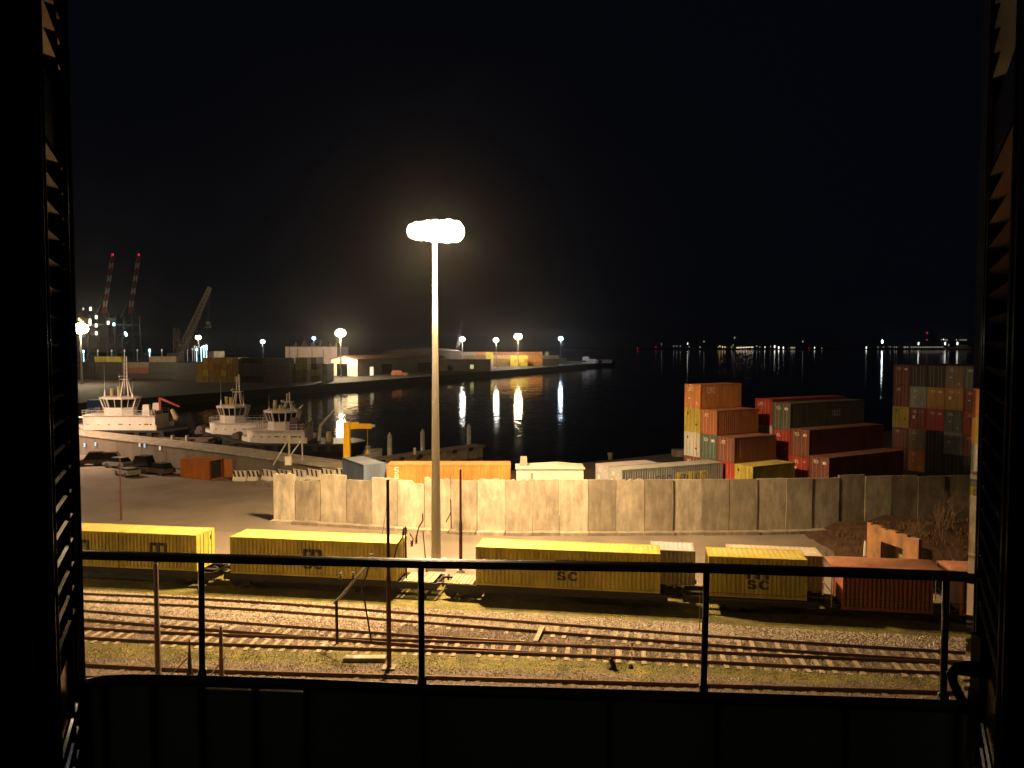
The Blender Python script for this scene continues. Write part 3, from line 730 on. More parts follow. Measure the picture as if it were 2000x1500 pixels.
# quay bollard and small things at the quay edge
for px, py, hh, lb in ((1192, 897, 1.0, 'small mooring bollard on the dark quay edge'),):
    p = G(px, py); b = MB().tube([(0, 0, 0), (0, 0, hh*.7)], .3, 10).tube([(0, 0, hh*.6), (0, 0, hh)], .42, 10).build('bollard', concrete[1], loc=p); tag(b, lb, 'bollard')
p = G(1330, 888); m = MB().box((0, 0, .5), (3.2, 2.0, 1.0)).box((1.0, 0, 1.3), (1.0, 1.8, .6)); tag(m.build('stone_block', concrete[0], loc=(p.x, p.y-1.5, 0)), 'pale block of rubble on the quay beside the white container', 'block')

# ------------------------------------------------------------------ sea wall, left yard
sea = thing('sea_wall', 'raised concrete sea wall with pale walkway on top below the tugs', 'sea wall', (-45, 110, 0))
sw = [(-130, 166), (-95, 143.5), (-70, 126.9), (-38.5, 105.6), (-18.5, 90.5)]
m = MB(); cp_ = MB(); off = Vector((-45, 110, 0))
for i in range(len(sw)-1):
    a = Vector((*sw[i], 0)); b = Vector((*sw[i+1], 0)); d = (b-a).normalized(); nn = Vector((-d.y, d.x, 0))
    if nn.y < 0: nn = -nn
    n = max(1, int((b-a).length/6))
    for k in range(n):
        p = a.lerp(b, k/n)-off; q = a.lerp(b, (k+1)/n)-off; g = d*.03
        vs = []
        for z in (0, 2.95):
            for t_ in (p+g, q-g, q-g+nn*4.2, p+g+nn*4.2): vs.append(t_+Vector((0, 0, z)))
        m.add(vs, [(0, 1, 2, 3), (4, 7, 6, 5), (0, 4, 5, 1), (1, 5, 6, 2), (2, 6, 7, 3), (3, 7, 4, 0)])
    cp_.bar(a-off+nn*2.05+Vector((0, 0, 3.03)), b-off+nn*2.05+Vector((0, 0, 3.03)), 4.5, .16)
m.build('face', surf('seawall_face', (0.17, 0.14, 0.115), rough=.45, var=.45, scale=.5, streak=5, spec=.5), sea); cp_.build('walkway', concrete[1], sea)
for x, y in ((168, 869), (189, 867), (275, 869), (283, 870), (313, 875)):
    # small glowing boxes set as bluish spots on the face
    px = x; best = None
    for i in range(len(sw)-1):
        a = Vector((*sw[i], 0)); b = Vector((*sw[i+1], 0)); r = ray(px, y)
        for k in range(60):
            p = a.lerp(b, k/60)
            e = abs(p.x/p.y-r.x/r.y)
            if best is None or e < best[0]: best = (e, p)
    p = best[1]; z = A(px, y, p.y).z
    t = thing('wall_glow', 'small bluish glowing spot on the sea wall face, %s from the shutter' % ORC[(168, 189, 275, 283, 313).index(x)], 'wall lamp', (p.x-.1, p.y-.16, z), 0, 'glowing spots along the sea wall')
    MB().box((0, .05, 0), (.3, .12, .35)).build('backing', galv, t); MB().box((0, -.04, 0), (.22, .08, .55)).build('lens', lamp_dim if x in (313, 275) else emis('glow_bluedim', (.45, .7, 1), .7), t)
# orange open container
oc = G(352, 933); oe = G(414, 939); oy = math.atan2(oe.y-oc.y, oe.x-oc.x)
t = thing('workshop_container', 'weathered orange steel container with its end door standing open, below the sea wall', 'container', (oc.x, oc.y, 0), oy)
L = 5.2; m = MB(); n = 22; mo = paint('workorange', (0.46, 0.15, 0.02)); H = 2.5
for i in range(n):
    x = .05+i*(L-.1)/n; m.box((x+.06, .02, H/2+.05), (.1, .06, H-.2)); m.box((x+.06, 2.38, H/2+.05), (.1, .06, H-.2))
m.build('ribbed_cladding', mo, t)
m = MB().box((L/2, .07, H/2), (L, .05, H)).box((L/2, 2.33, H/2), (L, .05, H)).box((.03, 1.2, H/2), (.05, 2.2, H)).box((L/2, 1.2, H-.02), (L, 2.44, .05)).box((L/2, 1.2, .06), (L, 2.3, .1)); m.build('body', mo, t)
m = MB().box((L, .08, H/2), (.14, .14, H)).box((L, 2.32, H/2), (.14, .14, H)); m.build('frame', P('maroon'), t)
MB().box((L-.45, 1.2, H/2), (.06, 2.2, H-.2)).build('shade_panel', steel_dark, t)  # dark panel added to imitate the shade inside the open end
M_ = Matrix.Rotation(R(22), 3, 'Z'); m = MB().box(Vector((L, 2.3, H/2))+M_ @ Vector((.62, 0, 0)), (1.2, .06, H-.15), M=M_); m.build('door', mo, t)
# striped barriers
kb = MB(); prevk = None
for i in range(10):
    if i < 2: a = G(456+i*29, 939-.2*i); b = G(456+i*29+26, 939.5-.2*i)
    else:
        e = []
        for px in (456+i*29, 456+i*29+26):
            k = ray(px, 900); k = k.x/k.y; t_ = (k*105.6+38.5)/(20+15.1*k); Y_ = 105.6-15.1*t_-1.3
            q = A(px, 938.5, Y_); e.append(q)
        a, b = e; a.z = b.z = (a.z+b.z)/2
        kb.bar((a.x-.3, a.y-.2, a.z/2-.01), (b.x+.3, b.y-.2, a.z/2-.01), 1.7, a.z-.02)
    yaw = math.atan2(b.y-a.y, b.x-a.x); Lb = math.hypot(b.x-a.x, b.y-a.y)
    t = thing('road_barrier', 'striped concrete barrier, %s in the row from the orange workshop container' % ORC[i], 'barrier', (a.x, a.y, max(a.z, 0)), yaw, 'striped barriers')
    m = MB(); pr = [(-.35, 0), (.35, 0), (.35, .15), (.15, .5), (.11, 1.3), (-.11, 1.3), (-.15, .5), (-.35, .15)]
    vs = [(0, p[0], p[1]) for p in pr]+[(Lb-.05, p[0], p[1]) for p in pr]
    m.add(vs, [tuple(range(8)), tuple(range(8, 16))[::-1]]+[(k, 8+k, 8+(k+1) % 8, (k+1) % 8) for k in range(8)])
    m.build('body', wallwhite, t)
    m = MB()
    for k in range(3):
        x = .15+k*Lb/3.1
        m.add([(x, -.13, .55), (x+.3, -.13, .55), (x+.05, -.09, 1.28), (x-.22, -.09, 1.28)], [(0, 1, 2, 3)])
    for v in range(len(m.v)): m.v[v] = (m.v[v][0], m.v[v][1]-.03, m.v[v][2])
    m.build('stripe', letter_black, t)
tag(kb.build('kerb', concrete[2]), kind='structure')
# parked cars in the dark below the sea wall
def car(loc, yaw, col, label, h=1.5, Lc=4.3):
    t = thing('parked_car', label, 'car', loc, yaw, 'cars parked under the sea wall')
    pb = [(0, .35), (.1, .72), (1.0, .9), (Lc-.15, .95), (Lc, .6), (Lc, .35)]; W = 1.7
    m = MB(); n = len(pb); vs = [(x, -W/2, z) for x, z in pb]+[(x, W/2, z) for x, z in pb]
    m.add(vs, [tuple(range(n))[::-1], tuple(range(n, 2*n))]+[(i, (i+1) % n, n+(i+1) % n, n+i) for i in range(n)]); m.build('body', col, t)
    pc = [(1.0, .9), (1.7, h), (Lc-.8, h), (Lc-.25, .94)]; n = 4; W2 = 1.5
    m = MB(); vs = [(x, -(W2/2 if z < 1 else W2/2-.12), z) for x, z in pc]+[(x, (W2/2 if z < 1 else W2/2-.12), z) for x, z in pc]
    m.add(vs, [(3, 2, 1, 0), (4, 5, 6, 7), (0, 1, 5, 4), (2, 3, 7, 6), (0, 4, 7, 3)]); m.build('window', glass_dark, t)
    MB().box((1.25+(Lc-.4)/2-.55, 0, h+.01), (Lc-2.4, 1.3, .05)).build('roof', col, t)
    for x in (.85, Lc-.85):
        for y in (-.78, .78): MB().tube([(x, y-.1, .33), (x, y+.1, .33)], .33, 14).build('wheel', rubber, t)
carp = [surf('car_paint_%d' % i, c, rough=.3, var=.2) for i, c in enumerate([(.04, .02, .015), (.22, .2, .18), (.06, .045, .04), (.12, .08, .06)])]
for i, (px, py, yw, c_, h, lb) in enumerate([(142, 912, 20, 0, 1.9, 'dark boxy car closest to the shutter below the sea wall'), (172, 911, 12, 0, 1.8, 'dark maroon car, second from the shutter'), (204, 913, -25, 1, 1.5, 'pale grey low car, third from the shutter'),
                                             (247, 924, -20, 3, 2.4, 'brown van with sloping roof in the middle of the parked row'), (228, 928, -40, 1, 1.1, 'small light car in front of the brown van'), (287, 926, -30, 2, 1.6, 'dark car at the end of the row toward the orange workshop')]):
    p = G(px, py); car((p.x, p.y+.8, 0), R(yw), carp[c_], lb, h)
# three slim posts
for px, pb, pt, r, lb in ((237, 1016, 895, .1, 'slim rusty pole standing in the empty yard'), (760, 1305, 940, .13, 'rust brown stepped mast between the tracks'), (900, 1116, 918, .13, 'weathered pole with a cap behind the train, right beside the floodlight mast')):
    b = G(px, pb); zt = A(px, pt, b.y).z
    t = thing('pole', lb, 'pole', b)
    MB().tube([(0, 0, 0), (0, 0, zt*.48), (0, 0, zt*.5), (0, 0, zt)], [r, r, r*.72, r*.62], 12).build('shaft', rust_steel, t, smooth=False)
    MB().tube([(0, 0, zt), (0, 0, zt+.12)], r*.75, 10).build('cap', galv, t)
    if px != 237: MB().box((0, 0, .02), (.7, .7, .14)).build('footing', concrete[2], t)
for px, pb, pt, r, lb in ((309, 1322, 1100, .15, 'grey brown stub pole with light side close to the railing post'), (433, 1328, 1230, .12, 'short pale stub post beside the railing post')):
    b = G(px, pb); zt = A(px, pt, b.y).z
    t = thing('stub_pole', lb, 'pole', b); MB().tube([(0, 0, 0), (0, 0, zt*.45), (0, 0, zt*.47), (0, 0, zt)], [r, r, r*.85, r*.8], 12).build('shaft', surf('grey_pole', (.2, .15, .12), rough=.7, var=.4, scale=3, streak=3), t)
    MB().tube([(0, 0, zt), (0, 0, zt+.15)], r*.5, 8).build('cap', steel_dark, t)
# loose catenary gear
def rig(name, pl, r, label, mat, extra=None, group='loose overhead line fittings'):
    p0 = Vector(pl[0]); t = thing(name, label, 'line fitting', p0, 0, group)
    MB().tube([Vector(p)-p0 for p in pl], r, 6).build('arm', mat, t)
    for q, kind in (extra or []):
        q = Vector(q)-p0; m = MB()
        for k in range(5): m.tube([q+Vector((0, 0, -.08*k)), q+Vector((0, 0, -.08*k-.04))], .11 if k % 2 == 0 else .06, 8)
        m.build('insulator', steel_dark, t)
    return t
Yr = 45.5
rig('signal_arm', [A(652, 1179, Yr), A(672, 1158, Yr), A(696, 1128, Yr), A(724, 1098, Yr+.3)], .075, 'pale slanting bracket arm beside the stepped mast', galv, [(A(665, 1120, Yr), 0), (A(690, 1118, Yr), 0), (A(726, 1082, Yr), 0)])
b_ = A(658, 1208, Yr); m = MB().tube([(b_.x, Yr, 0), A(657, 1172, Yr)], .09, 8); m.tube([A(665, 1128, Yr), A(666, 1150, Yr)], .03, 6).tube([A(690, 1125, Yr), A(688, 1140, Yr)], .03, 6).tube([(b_.x+2.0, Yr, 0), A(708, 1148, Yr), A(722, 1100, Yr)], .05, 6); tag(m.build('bracket_stand', steel_dark), 'dark stand carrying the slanting bracket arm', 'stand')
Y2 = 50.5
rig('dangling_wire', [A(770, 1090, Y2), A(776, 1066, Y2), A(787, 1048, Y2), A(789, 1030, Y2)], .05, 'dark bent fitting hanging beside the stepped mast', steel_dark, [(A(788, 1034, Y2), 0)])
rig('dangling_wire', [(A(794, 1130, 53).x, 53, A(794, 1130, 53).z), A(792, 1060, 53), A(792, 1028, 53)], .05, 'dark upright rod at the end of the long container', steel_dark, [(A(793, 1031, 53), 0)])
rig('dangling_wire', [A(825, 1003, Y2), A(826, 1016, Y2), A(818, 1030, Y2), A(813, 1050, Y2)], .04, 'dark Y shaped line fitting hanging before the wall', steel_dark, [(A(813, 1050, Y2), 0)])
rig('dangling_wire', [A(800, 1042, Y2), A(807, 1052, Y2), A(805, 1066, Y2)], .035, 'curled dark wire end hanging before the lane', steel_dark, [(A(804, 1056, Y2), 0)])
rig('dangling_wire', [A(880, 975, 55), A(881, 1000, 55), A(871, 1020, 55)], .035, 'forked dark wire beside the floodlight mast', steel_dark)
rig('dangling_wire', [A(881, 1000, 55), A(881.5, 1032, 55)], .03, 'short straight wire under the forked one', steel_dark)
rig('upright_rod', [(A(826, 1100, 54).x, 57, 0), A(826, 1035, 57)], .045, 'pale thin rod standing behind the wagon', galv)
m = MB().tube([A(757, 975, 43), A(741, 1085, 46)], .012, 4); tag(m.build('guy_wire', steel_dark), 'thin guy wire running down from the stepped mast', 'wire')
# switch lever by the stub poles
b = G(371, 1322); t = thing('switch_lever', 'dark switch lever with pale rods between the stub poles', 'switch lever', b)
MB().tube([(0, 0, 0), (0, 0, .4), (0, 0, 2.0)], [.22, .12, .03], 8).build('lever', steel_dark, t)
MB().tube([(-.9, -.6, .2), (.0, 0, 1.1)], .035, 6).build('rod', galv, t); MB().tube([(1.1, -.4, .1), (1.9, 0, 1.1)], .045, 6).build('rod', galv, t)
# small yard things
p = G(713, 1290); s = MB().box((0, 0, .12), (2.3, .5, .2)).build('concrete_slab', concrete[1], loc=(p.x, p.y, 0)); tag(s, 'narrow pale slab lying in the grass next to the stepped mast', 'slab')
p = G(1195, 1306); s = MB().tube([(0, 0, 0), (.05, 0, .25), (-.1, 0, .55)], [.28, .16, .06], 8).build('marker_stump', steel_dark, loc=p); tag(s, 'small dark broken stump on the gravel between tracks', 'stump')
p = G(1232, 1305); s = MB().tube([(0, 0, 0), (.02, 0, .2)], [.16, .07], 7).build('marker_stump', steel_dark, loc=p); tag(s, 'tiny dark lump near the broken stump', 'stump')
p = G(1234, 1290); s = MB().tube([(0, 0, 0), (0, 0, .85)], .035, 8).box((0, 0, .9), (.12, .06, .2)).build('rail_marker', galv, loc=p); tag(s, 'thin rail marker standing between the tracks', 'marker')
p = G(1052, 1232); s = MB().box((0, 0, .12), (.28, 2.6, .1), rz=R(-12)).build('loose_sleeper', sleeper_m, loc=(p.x, p.y-.9, .03)); tag(s, 'loose pale sleeper lying askew across the rail', 'sleeper')
for i, (px, lb) in enumerate(((1689, 'first white marker post beside the ruined shed'), (1701, 'second thicker white marker post beside the ruined shed'))):
    p = G(px, 1092); s = MB().tube([(0, 0, 0), (.02, 0, 1.0), (0, 0, 1.25)], [.14+.05*i, .12+.05*i, .05], 8).build('marker_post', wallwhite, loc=(p.x, p.y, .25)); tag(s, lb, 'post')
# ruined shed
a = A(1703, 1092, 60); b = A(1799, 1092, 55)
ra = Vector((27.05, 60, 0)); rb = Vector((A(1799, 1000, 55).x, 55, 0))
t = thing('ruined_shed', 'roofless rusty brick shed wall with slanting top and dark opening', 'ruin', ra); d = (rb-ra); Lr = d.length; d.normalize(); nn = Vector((-d.y, d.x, 0))
za = A(1703, 1021, 60).z; zb = A(1798, 1054, 55).z; m = MB(); n = 14
o0, o1, oz = .30, .75, 2.75
for k in range(n):
    u0, u1 = k/n, (k+1)/n; um = (u0+u1)/2; zt = za+(zb-za)*um+rs.uniform(-.07, .07); zlo = 0.0
    if o0 < um < o1: zlo = oz
    c = ra+d*(um*Lr)-ra
    m.box((c.x, c.y, (zlo+zt)/2), (Lr/n+.002, .28, zt-zlo), rz=math.atan2(d.y, d.x))
m.build('wall', surf('old_brick', (0.36, 0.17, 0.07), rough=.9, var=.5, scale=1.3, streak=1.5, col2=(.14, .08, .05), bump=.02, bscale=9), t)
c = d*(Lr*.5); MB().box((c.x+nn.x*1.2, c.y+nn.y*1.2, 1.4), (Lr*.9, .2, 2.8), rz=math.atan2(d.y, d.x)).build('back_wall', surf('old_plaster', (0.24, 0.19, 0.12), rough=.9, var=.5, scale=1), t)
c = d*(Lr*.32); MB().bar((c.x, c.y-.2, .4), (c.x+1.0, c.y-.4, 1.4), .2).build('beam', wallwhite, t)
# bare bushes on the bank
def bush(loc, h, n, label, seed, twig=.02):
    r_ = random.Random(seed); t = thing('bare_bush', label, 'bush', loc, 0, 'leafless bushes on the bank'); tr = MB(); cr_ = MB()
    def grow(p, d, l, r, k):
        q = p+d*l; (tr if k < 2 else cr_).tube([p, q], r, 4, r*.6)
        if k >= 4: return
        for _ in range(3 if k < 3 else 3):
            dd = (d+Vector((r_.uniform(-.8, .8), r_.uniform(-.8, .8), r_.uniform(-.2, .6)))).normalized()
            grow(p+d*l*r_.uniform(.55, 1), dd, l*r_.uniform(.5, .8), r*.6, k+1)
    for _ in range(n): grow(Vector((r_.uniform(-.3, .3)*n*.4, r_.uniform(-.3, .3)*n*.4, 0)), Vector((r_.uniform(-.5, .5), r_.uniform(-.5, .5), 1)).normalized(), h*.4, twig, 0)
    bk = surf('bare_bark', (0.20, 0.12, 0.075), rough=.9, var=.4, scale=5)
    tr.build('trunk', bk, t); cr_.build('crown', bk, t)
for i, (x, y, z, h, n, lb) in enumerate([(31, 61, 1.2, 3.2, 6, 'leafless bush nearest the ruined shed'), (34.5, 63, 1.6, 4.0, 6, 'tall leafless bush in the middle of the bank'), (37.5, 60, 1.0, 3.4, 7, 'wide leafless bush near the window edge'),
                                         (33, 58.6, .3, 2.4, 7, 'low tangled bush behind the hopper wagons'), (36.5, 66, 2.2, 3.6, 6, 'leafless bush high on the bank against the wall'), (24.5, 62.5, 0, 1.8, 4, 'small dry bush left of the ruined shed')]):
    bush((x, y, z), h, n, lb, i+3)

bp_ = []
for _ in range(900):
    x = rs.uniform(28, 52); u = rs.uniform(.05, .9); i_ = int((x-26.5)/1.15); j_ = int(u*8)
    z_ = emb.v[min(i_, N)*9+j_][2]; bp_.append((x, 58.5+u*15, z_-.05))
tag(scatter_mesh('undergrowth', clump(np.array(bp_), 10, .45), .32, surf('dry_scrub', (.13, .075, .04), rough=.9, var=.5, scale=1.5), 'blade'), 'dry brown scrub covering the bank before the wall end', 'undergrowth', kind='stuff')
# ------------------------------------------------------------------ tugs
def tug(X, Y, L, B, dk, dh, wh, mast_z, label, yaw=0.0, red=False, crane=False, sh_=0.0):
    """local +x = bow; z from the waterline"""
    t = thing('tugboat', label, 'tugboat', (X, Y, WZ), R(180)+yaw, 'moored tugboats')
    K = 18; m = MB(); prof_ = [(-.8, .55), (0.0, .86), (dk*.55, .97), (dk, 1.0)]
    def half(u):   # u 0 stern..1 bow
        return B/2*(min(1, (u/.12))**.5*.92+.08*1)*(1 if u < .62 else math.cos((u-.62)/.38*math.pi/2)**.75+.02)
    for i in range(K+1):
        u = i/K; x = -L/2+L*u; sheer = .9*max(0, (u-.55)/.45)**2
        ring = []
        for z, f in prof_: ring.append((x*(1 if z > 0 else .96), -half(u)*f, z+(sheer if z > 0 else 0)))
        for z, f in prof_[::-1]: ring.append((x*(1 if z > 0 else .96), half(u)*f, z+(sheer if z > 0 else 0)))
        m.v += ring
    n = 8
    for i in range(K):
        for j in range(n): m.f.append((i*n+j, (i+1)*n+j, (i+1)*n+(j+1) % n, i*n+(j+1) % n))
    m.f.append(tuple(range(n))[::-1]); m.f.append(tuple(K*n+j for j in range(n)))
    hull = m.build('hull', hull_black, t, smooth=False)
    if red:
        r_ = MB()
        for i in range(K+1):
            u = i/K; x = -L/2+L*u
            for s in (-1, 1):
                for z, f in ((-.3, .84), (.85, .97)): r_.v.append((x*.985, s*(half(u)*f+.03), z))
        for i in range(K):
            o = i*4; r_.f.append((o, o+4, o+5, o+1)); r_.f.append((o+2, o+3, o+7, o+6))
        r_.build('boot_stripe', hull_red, hull)
    f = MB(); pts = [(-L/2+L*i/K, half(i/K)+.12, dk-.25+.9*max(0, (i/K-.55)/.45)**2) for i in range(K+1)]
    f.tube(pts, .22, 6); f.tube([(x, -y, z) for x, y, z in pts], .22, 6); f.build('fender', rubber, hull)
    # deckhouse with a rounded front
    x0, x1, z1 = dh; hb = B*.33
    poly = [(x0, -hb), (x1-1.6, -hb), (x1-.4, -hb*.7), (x1, 0), (x1-.4, hb*.7), (x1-1.6, hb), (x0, hb)]
    d_ = MB().prism(poly, dk-.5, z1).prism([(p[0]*1.0+.05, p[1]*1.08) for p in poly], z1, z1+.1); dho = d_.build('deckhouse', ship_white, t)
    bw = MB(); pb = [(x0-.6, hb*1.28), (x1-1.5, hb*1.28), (x1+.3, hb*.8), (x1+.9, 0)]
    for sg in (-1, 1):
        for a, b in zip(pb[:-1], pb[1:]): bw.bar((a[0], a[1]*sg, dk+.45), (b[0], b[1]*sg, dk+.55), .08, .95)
    bw.build('bulwark', ship_white, t)
    for xx in (x0+1.6, x0+.45*(x1-x0)):
        for sg in (-1, 1): MB().box((xx, sg*(hb+.03), dk+.35), (.75, .07, 1.5)).build('door', deck_brown, dho)
    gr_ = random.Random(int(L*10)); gm = MB()
    for q in range(9):
        gx = gr_.uniform(x0+.3, a0_[0]-.5) if False else gr_.uniform(x0+.3, x0+2.6); gm.box((gx, gr_.uniform(-hb*.8, hb*.8), z1+.1+gr_.uniform(.2, .5)), (gr_.uniform(.3, .8), gr_.uniform(.3, .9), gr_.uniform(.5, 1.1)))
    for q in range(5): gm.tube([(x1-1.0-q*.5, -hb*.5+q*.35, z1), (x1-1.0-q*.5, -hb*.5+q*.35, z1+gr_.uniform(.6, 1.6))], .09, 6)
    gm.build('deck_gear', surf('deck_gear_paint', (.45, .36, .28), rough=.6, var=.5, scale=2), t)
    ty = MB()
    for q in range(9):
        xx = -L*.38+L*.72*q/8.0
        for sg in (-1, 1): ty.tube([(xx, sg*(B/2+.12), dk-.75), (xx, sg*(B/2+.32), dk-.75)], .5, 12)
    ty.build('tyre_fender', rubber, hull)
    pm = MB()
    for i in range(7):
        x = x0+.8+i*(x1-x0-2.6)/6.0
        for s in (-1, 1): pm.tube([(x, s*(hb+.012), dk+.9), (x, s*(hb+.05), dk+.9)], .17, 10)
    pm.build('porthole', glass_dark, dho)
    rl = MB(); zr = z1+.1; pp = [(x0+.1, -hb*1.05), (x1-1.5, -hb*1.05), (x1-.3, -hb*.7), (x1-.1, 0), (x1-.3, hb*.7), (x1-1.5, hb*1.05), (x0+.1, hb*1.05)]
    for a, b in zip(pp[:-1], pp[1:]):
        for h in (.5, .95): rl.tube([(a[0], a[1], zr+h), (b[0], b[1], zr+h)], .03, 4)
        k = max(1, int(math.hypot(b[0]-a[0], b[1]-a[1])/1.1))
        for q in range(k): c = Vector(a).lerp(Vector(b), q/k); rl.tube([(c.x, c.y, zr), (c.x, c.y, zr+.95)], .035, 4)
    rl.build('railing', ship_white, t)
    # wheelhouse: sill, raked pillars, dark glazing, roof
    a0, a1, zt = wh; cx = (a0+a1)/2; hx = (a1-a0)/2; hy = min(hb*.95, 2.3); zl = z1+.1; zs = zl+(zt-zl)*.42; zw = zt-.35
    def octo(s): return [(cx+hx*s*math.cos(R(22.5+45*i))*1.06, hy*s*math.sin(R(22.5+45*i))*1.06) for i in range(8)]
    wm = MB().prism(octo(.9), zl, zs, 1.0).prism(octo(1.13), zw, zt, 1.02).prism(octo(1.05), zt, zt+.12, .9); who = wm.build('wheelhouse', ship_white, t)
    MB().prism(octo(.86), zs, zw, 1.18, c=(cx, 0)).build('window', glass_dark, who)
    pl = MB(); o1, o2 = octo(.9), octo(1.08)
    for p, q in zip(o1, o2): pl.bar((p[0], p[1], zs-.05), (q[0], q[1], zw+.05), .2, .2)
    for i in range(8):
        p = Vector((*o1[i], 0)).lerp(Vector((*o1[(i+1) % 8], 0)), .5); q = Vector((*o2[i], 0)).lerp(Vector((*o2[(i+1) % 8], 0)), .5)
        pl.bar((p.x, p.y, zs-.05), (q.x, q.y, zw+.05), .09, .09)
    pl.build('pillar', ship_white, who)
    # mast on the roof
    mz = zt+.1; h = mast_z-mz; mm = MB(); mx = cx-hx*.35
    for sx_ in (-1, 1):
        for s in (-1, 1): mm.bar((mx+sx_*.75, s*.7, mz), (mx+sx_*.3, s*.25, mz+h*.42), .17)
    mm.box((mx, 0, mz+h*.43), (1.5, 1.6, .12)); mm.bar((mx-.25, 0, mz+h*.43), (mx-.2, 0, mast_z), .16); mm.bar((mx+.3, 0, mz+h*.43), (mx+.2, 0, mast_z*.97), .12)
    for k in range(5): z = mz+h*(.5+.1*k); mm.bar((mx-.3, 0, z), (mx+.35, 0, z), .07); mm.bar((mx, -.5, z), (mx, .5, z), .05)
    mm.build('mast', ship_white, t)
    MB().box((mx+.9, 0, mz+h*.5), (.25, 1.6, .22)).build('radar', ship_white, t)
    for vx, vy, vh in ((mx+1.1, .5, h*.25), (cx+hx*.5, 0, 1.5)): MB().tube([(vx, vy, mz-.1), (vx, vy, mz+vh)], .33, 8).build('ventilator', surf('ochre_paint', (.5, .4, .2)), t)
    an = MB()
    for x, y, hh in ((cx+hx*.8, .8, h*.85), (cx+hx*.2, -1.0, h*.6), (cx-hx*.9, 1.1, h*.4)): an.tube([(x, y, zt), (x, y, zt+hh)], .035, 5, .015); an.tube([(x, y, zt), (x, y, zt+hh*.25)], [.25, .04], 6)
    an.build('antenna', ship_white, t)
    fn = MB()
    for s in (-1, 1): fn.prism([(x0+1.2, s*hb*.7-.45), (x0+2.6, s*hb*.7-.45), (x0+2.6, s*hb*.7+.45), (x0+1.2, s*hb*.7+.45)], z1, z1+2.1, .8)
    fn.build('funnel', surf('funnel_paint', (.12, .08, .12)) if not crane else ship_white, t)
    wn = MB().tube([(x1+1.8, -1.2, dk+.9), (x1+1.8, 1.2, dk+.9)], .55, 12).box((x1+1.8, 0, dk+.35), (1.4, 3.0, .7)); wn.build('winch', deck_brown, t)
    MB().box((0, 0, dk-.06), (L*.8, B*.72, .08)).build('deck', deck_brown, t)
    if crane:
        c_ = MB().tube([(x0+1.0, -1.6, z1), (x0+1.0, -1.6, zt-.3)], .3, 8).tube([(x0+1.0, -1.6, zt-.4), (x0-2.6, -1.8, z1+1.4)], .26, 8, .16); c_.build('crane_arm', paint('craner', (.62, .12, .08)), t)
        MB().tube([(x0-1.0, -2, z1+.9), (x0-1.9, -2, z1-.9), (x0-1.8, -2, z1-1.0)], [.35, .6, .5], 8).build('hose_reel', surf('ochre_paint', (.5, .4, .2)), t)
    else:
        c_ = MB().tube([(x0-1.6, 0, dk), (x0-1.9, 0, z1+.6), (x0-4.2, 0, z1+3.2)], [.3, .25, .12], 8); c_.build('crane_arm', ship_white, t)
        MB().tube([(x0-3.5, 1, dk), (x0-3.5, 1, dk+1.6)], [.7, .45], 8).build('capstan', surf('ochre_paint', (.5, .4, .2)), t)
    return t
tug(-73.5, 150, 25, 9, 3.1, (-7.6, 6.6, 5.6), (-3.0, 3.3, 9.0), 16.6, 'white tugboat with tall mast and red deck crane, nearest the shutter', crane=True)
tug(-47.5, 146, 20, 8, 2.6, (-5.0, 7.6, 4.6), (1.0, 6.0, 7.7), 13.4, 'tugboat in the middle with tapering wheelhouse, moored between the other two')
tug(-36.0, 131, 23.5, 8.5, 3.0, (-2.6, 7.4, 4.9), (-.9, 4.2, 8.1), 11.0, 'tugboat with reddish hull bottom, closest to the yellow jib crane', red=True)
# finger pier for the first tug
m = MB().box((0, 0, 0), (30, 3.0, .5)).box((-10, 1.3, .6), (8, .3, .8)); p = A(230, 851, 137); o = m.build('pontoon', deck_brown, loc=(p.x, 140, .6)); tag(o, 'low floating pontoon alongside the crane tug', 'pontoon')
m = MB()
for dx in (-7, 9, 11.5): m.tube([(dx, 0, 0), (dx, 0, 2.6)], .35, 10, .3)
tag(m.build('mooring_pile', galv, loc=(p.x, 138, -1.0)), 'short mooring piles by the pontoon', 'pile')
# gangway davits by the third tug
p = G(560, 908, 3.1)
t = thing('gangway_frame', 'tall thin gangway frame with two slanting struts on the sea wall', 'gangway frame', (p.x-.6, p.y, 3.1)); f_ = 1/ (FPX/p.y)
MB().tube([(.9, 0, 0), (.9, 0, 60*f_)], .12, 6).build('post', paint('palegreen', (.45, .45, .3)), t); MB().tube([(2.4, .2, .5), (2.4, .2, 48*f_)], .08, 6).build('post', galv, t)
MB().tube([(-1.0, 0, 0), (.9, 0, 52*f_)], .08, 6).build('strut', galv, t); MB().tube([(.9, 0, .9), (2.4, .2, 50*f_)], .08, 6).build('strut', galv, t); MB().box((.8, 0, .5), (.7, .5, 1.0)).build('winch', wallwhite, t)
def smallboat(loc, yaw, L, col, label, blue=False):
    t = thing('small_boat', label, 'boat', loc, yaw); m = MB(); K = 10
    for i in range(K+1):
        u = i/K; hb = L*.16*(1 if u < .5 else math.cos((u-.5)*math.pi)**.6+.02); x = L*u
        m.v += [(x, -hb, .75+.3*u), (x, -hb*.6, 0), (x, hb*.6, 0), (x, hb, .75+.3*u)]
    for i in range(K):
        for j in range(3): m.f.append((i*4+j, (i+1)*4+j, (i+1)*4+j+1, i*4+j+1))
        m.f.append((i*4+3, (i+1)*4+3, (i+1)*4, i*4))
    m.f.append((0, 1, 2, 3)); m.build('hull', col, t)
    MB().box((L*.4, 0, 1.15), (L*.22, L*.16, .7)).build('console', paint('boatblue', (.1, .12, .4)) if blue else ship_white, t)
    q = MB()
    for k in range(5): q.tube([(L*(.15+.16*k), -L*.13, .8), (L*(.15+.16*k), -L*.13, 1.35)], .03, 4)
    q.build('stanchion', ship_white, t)
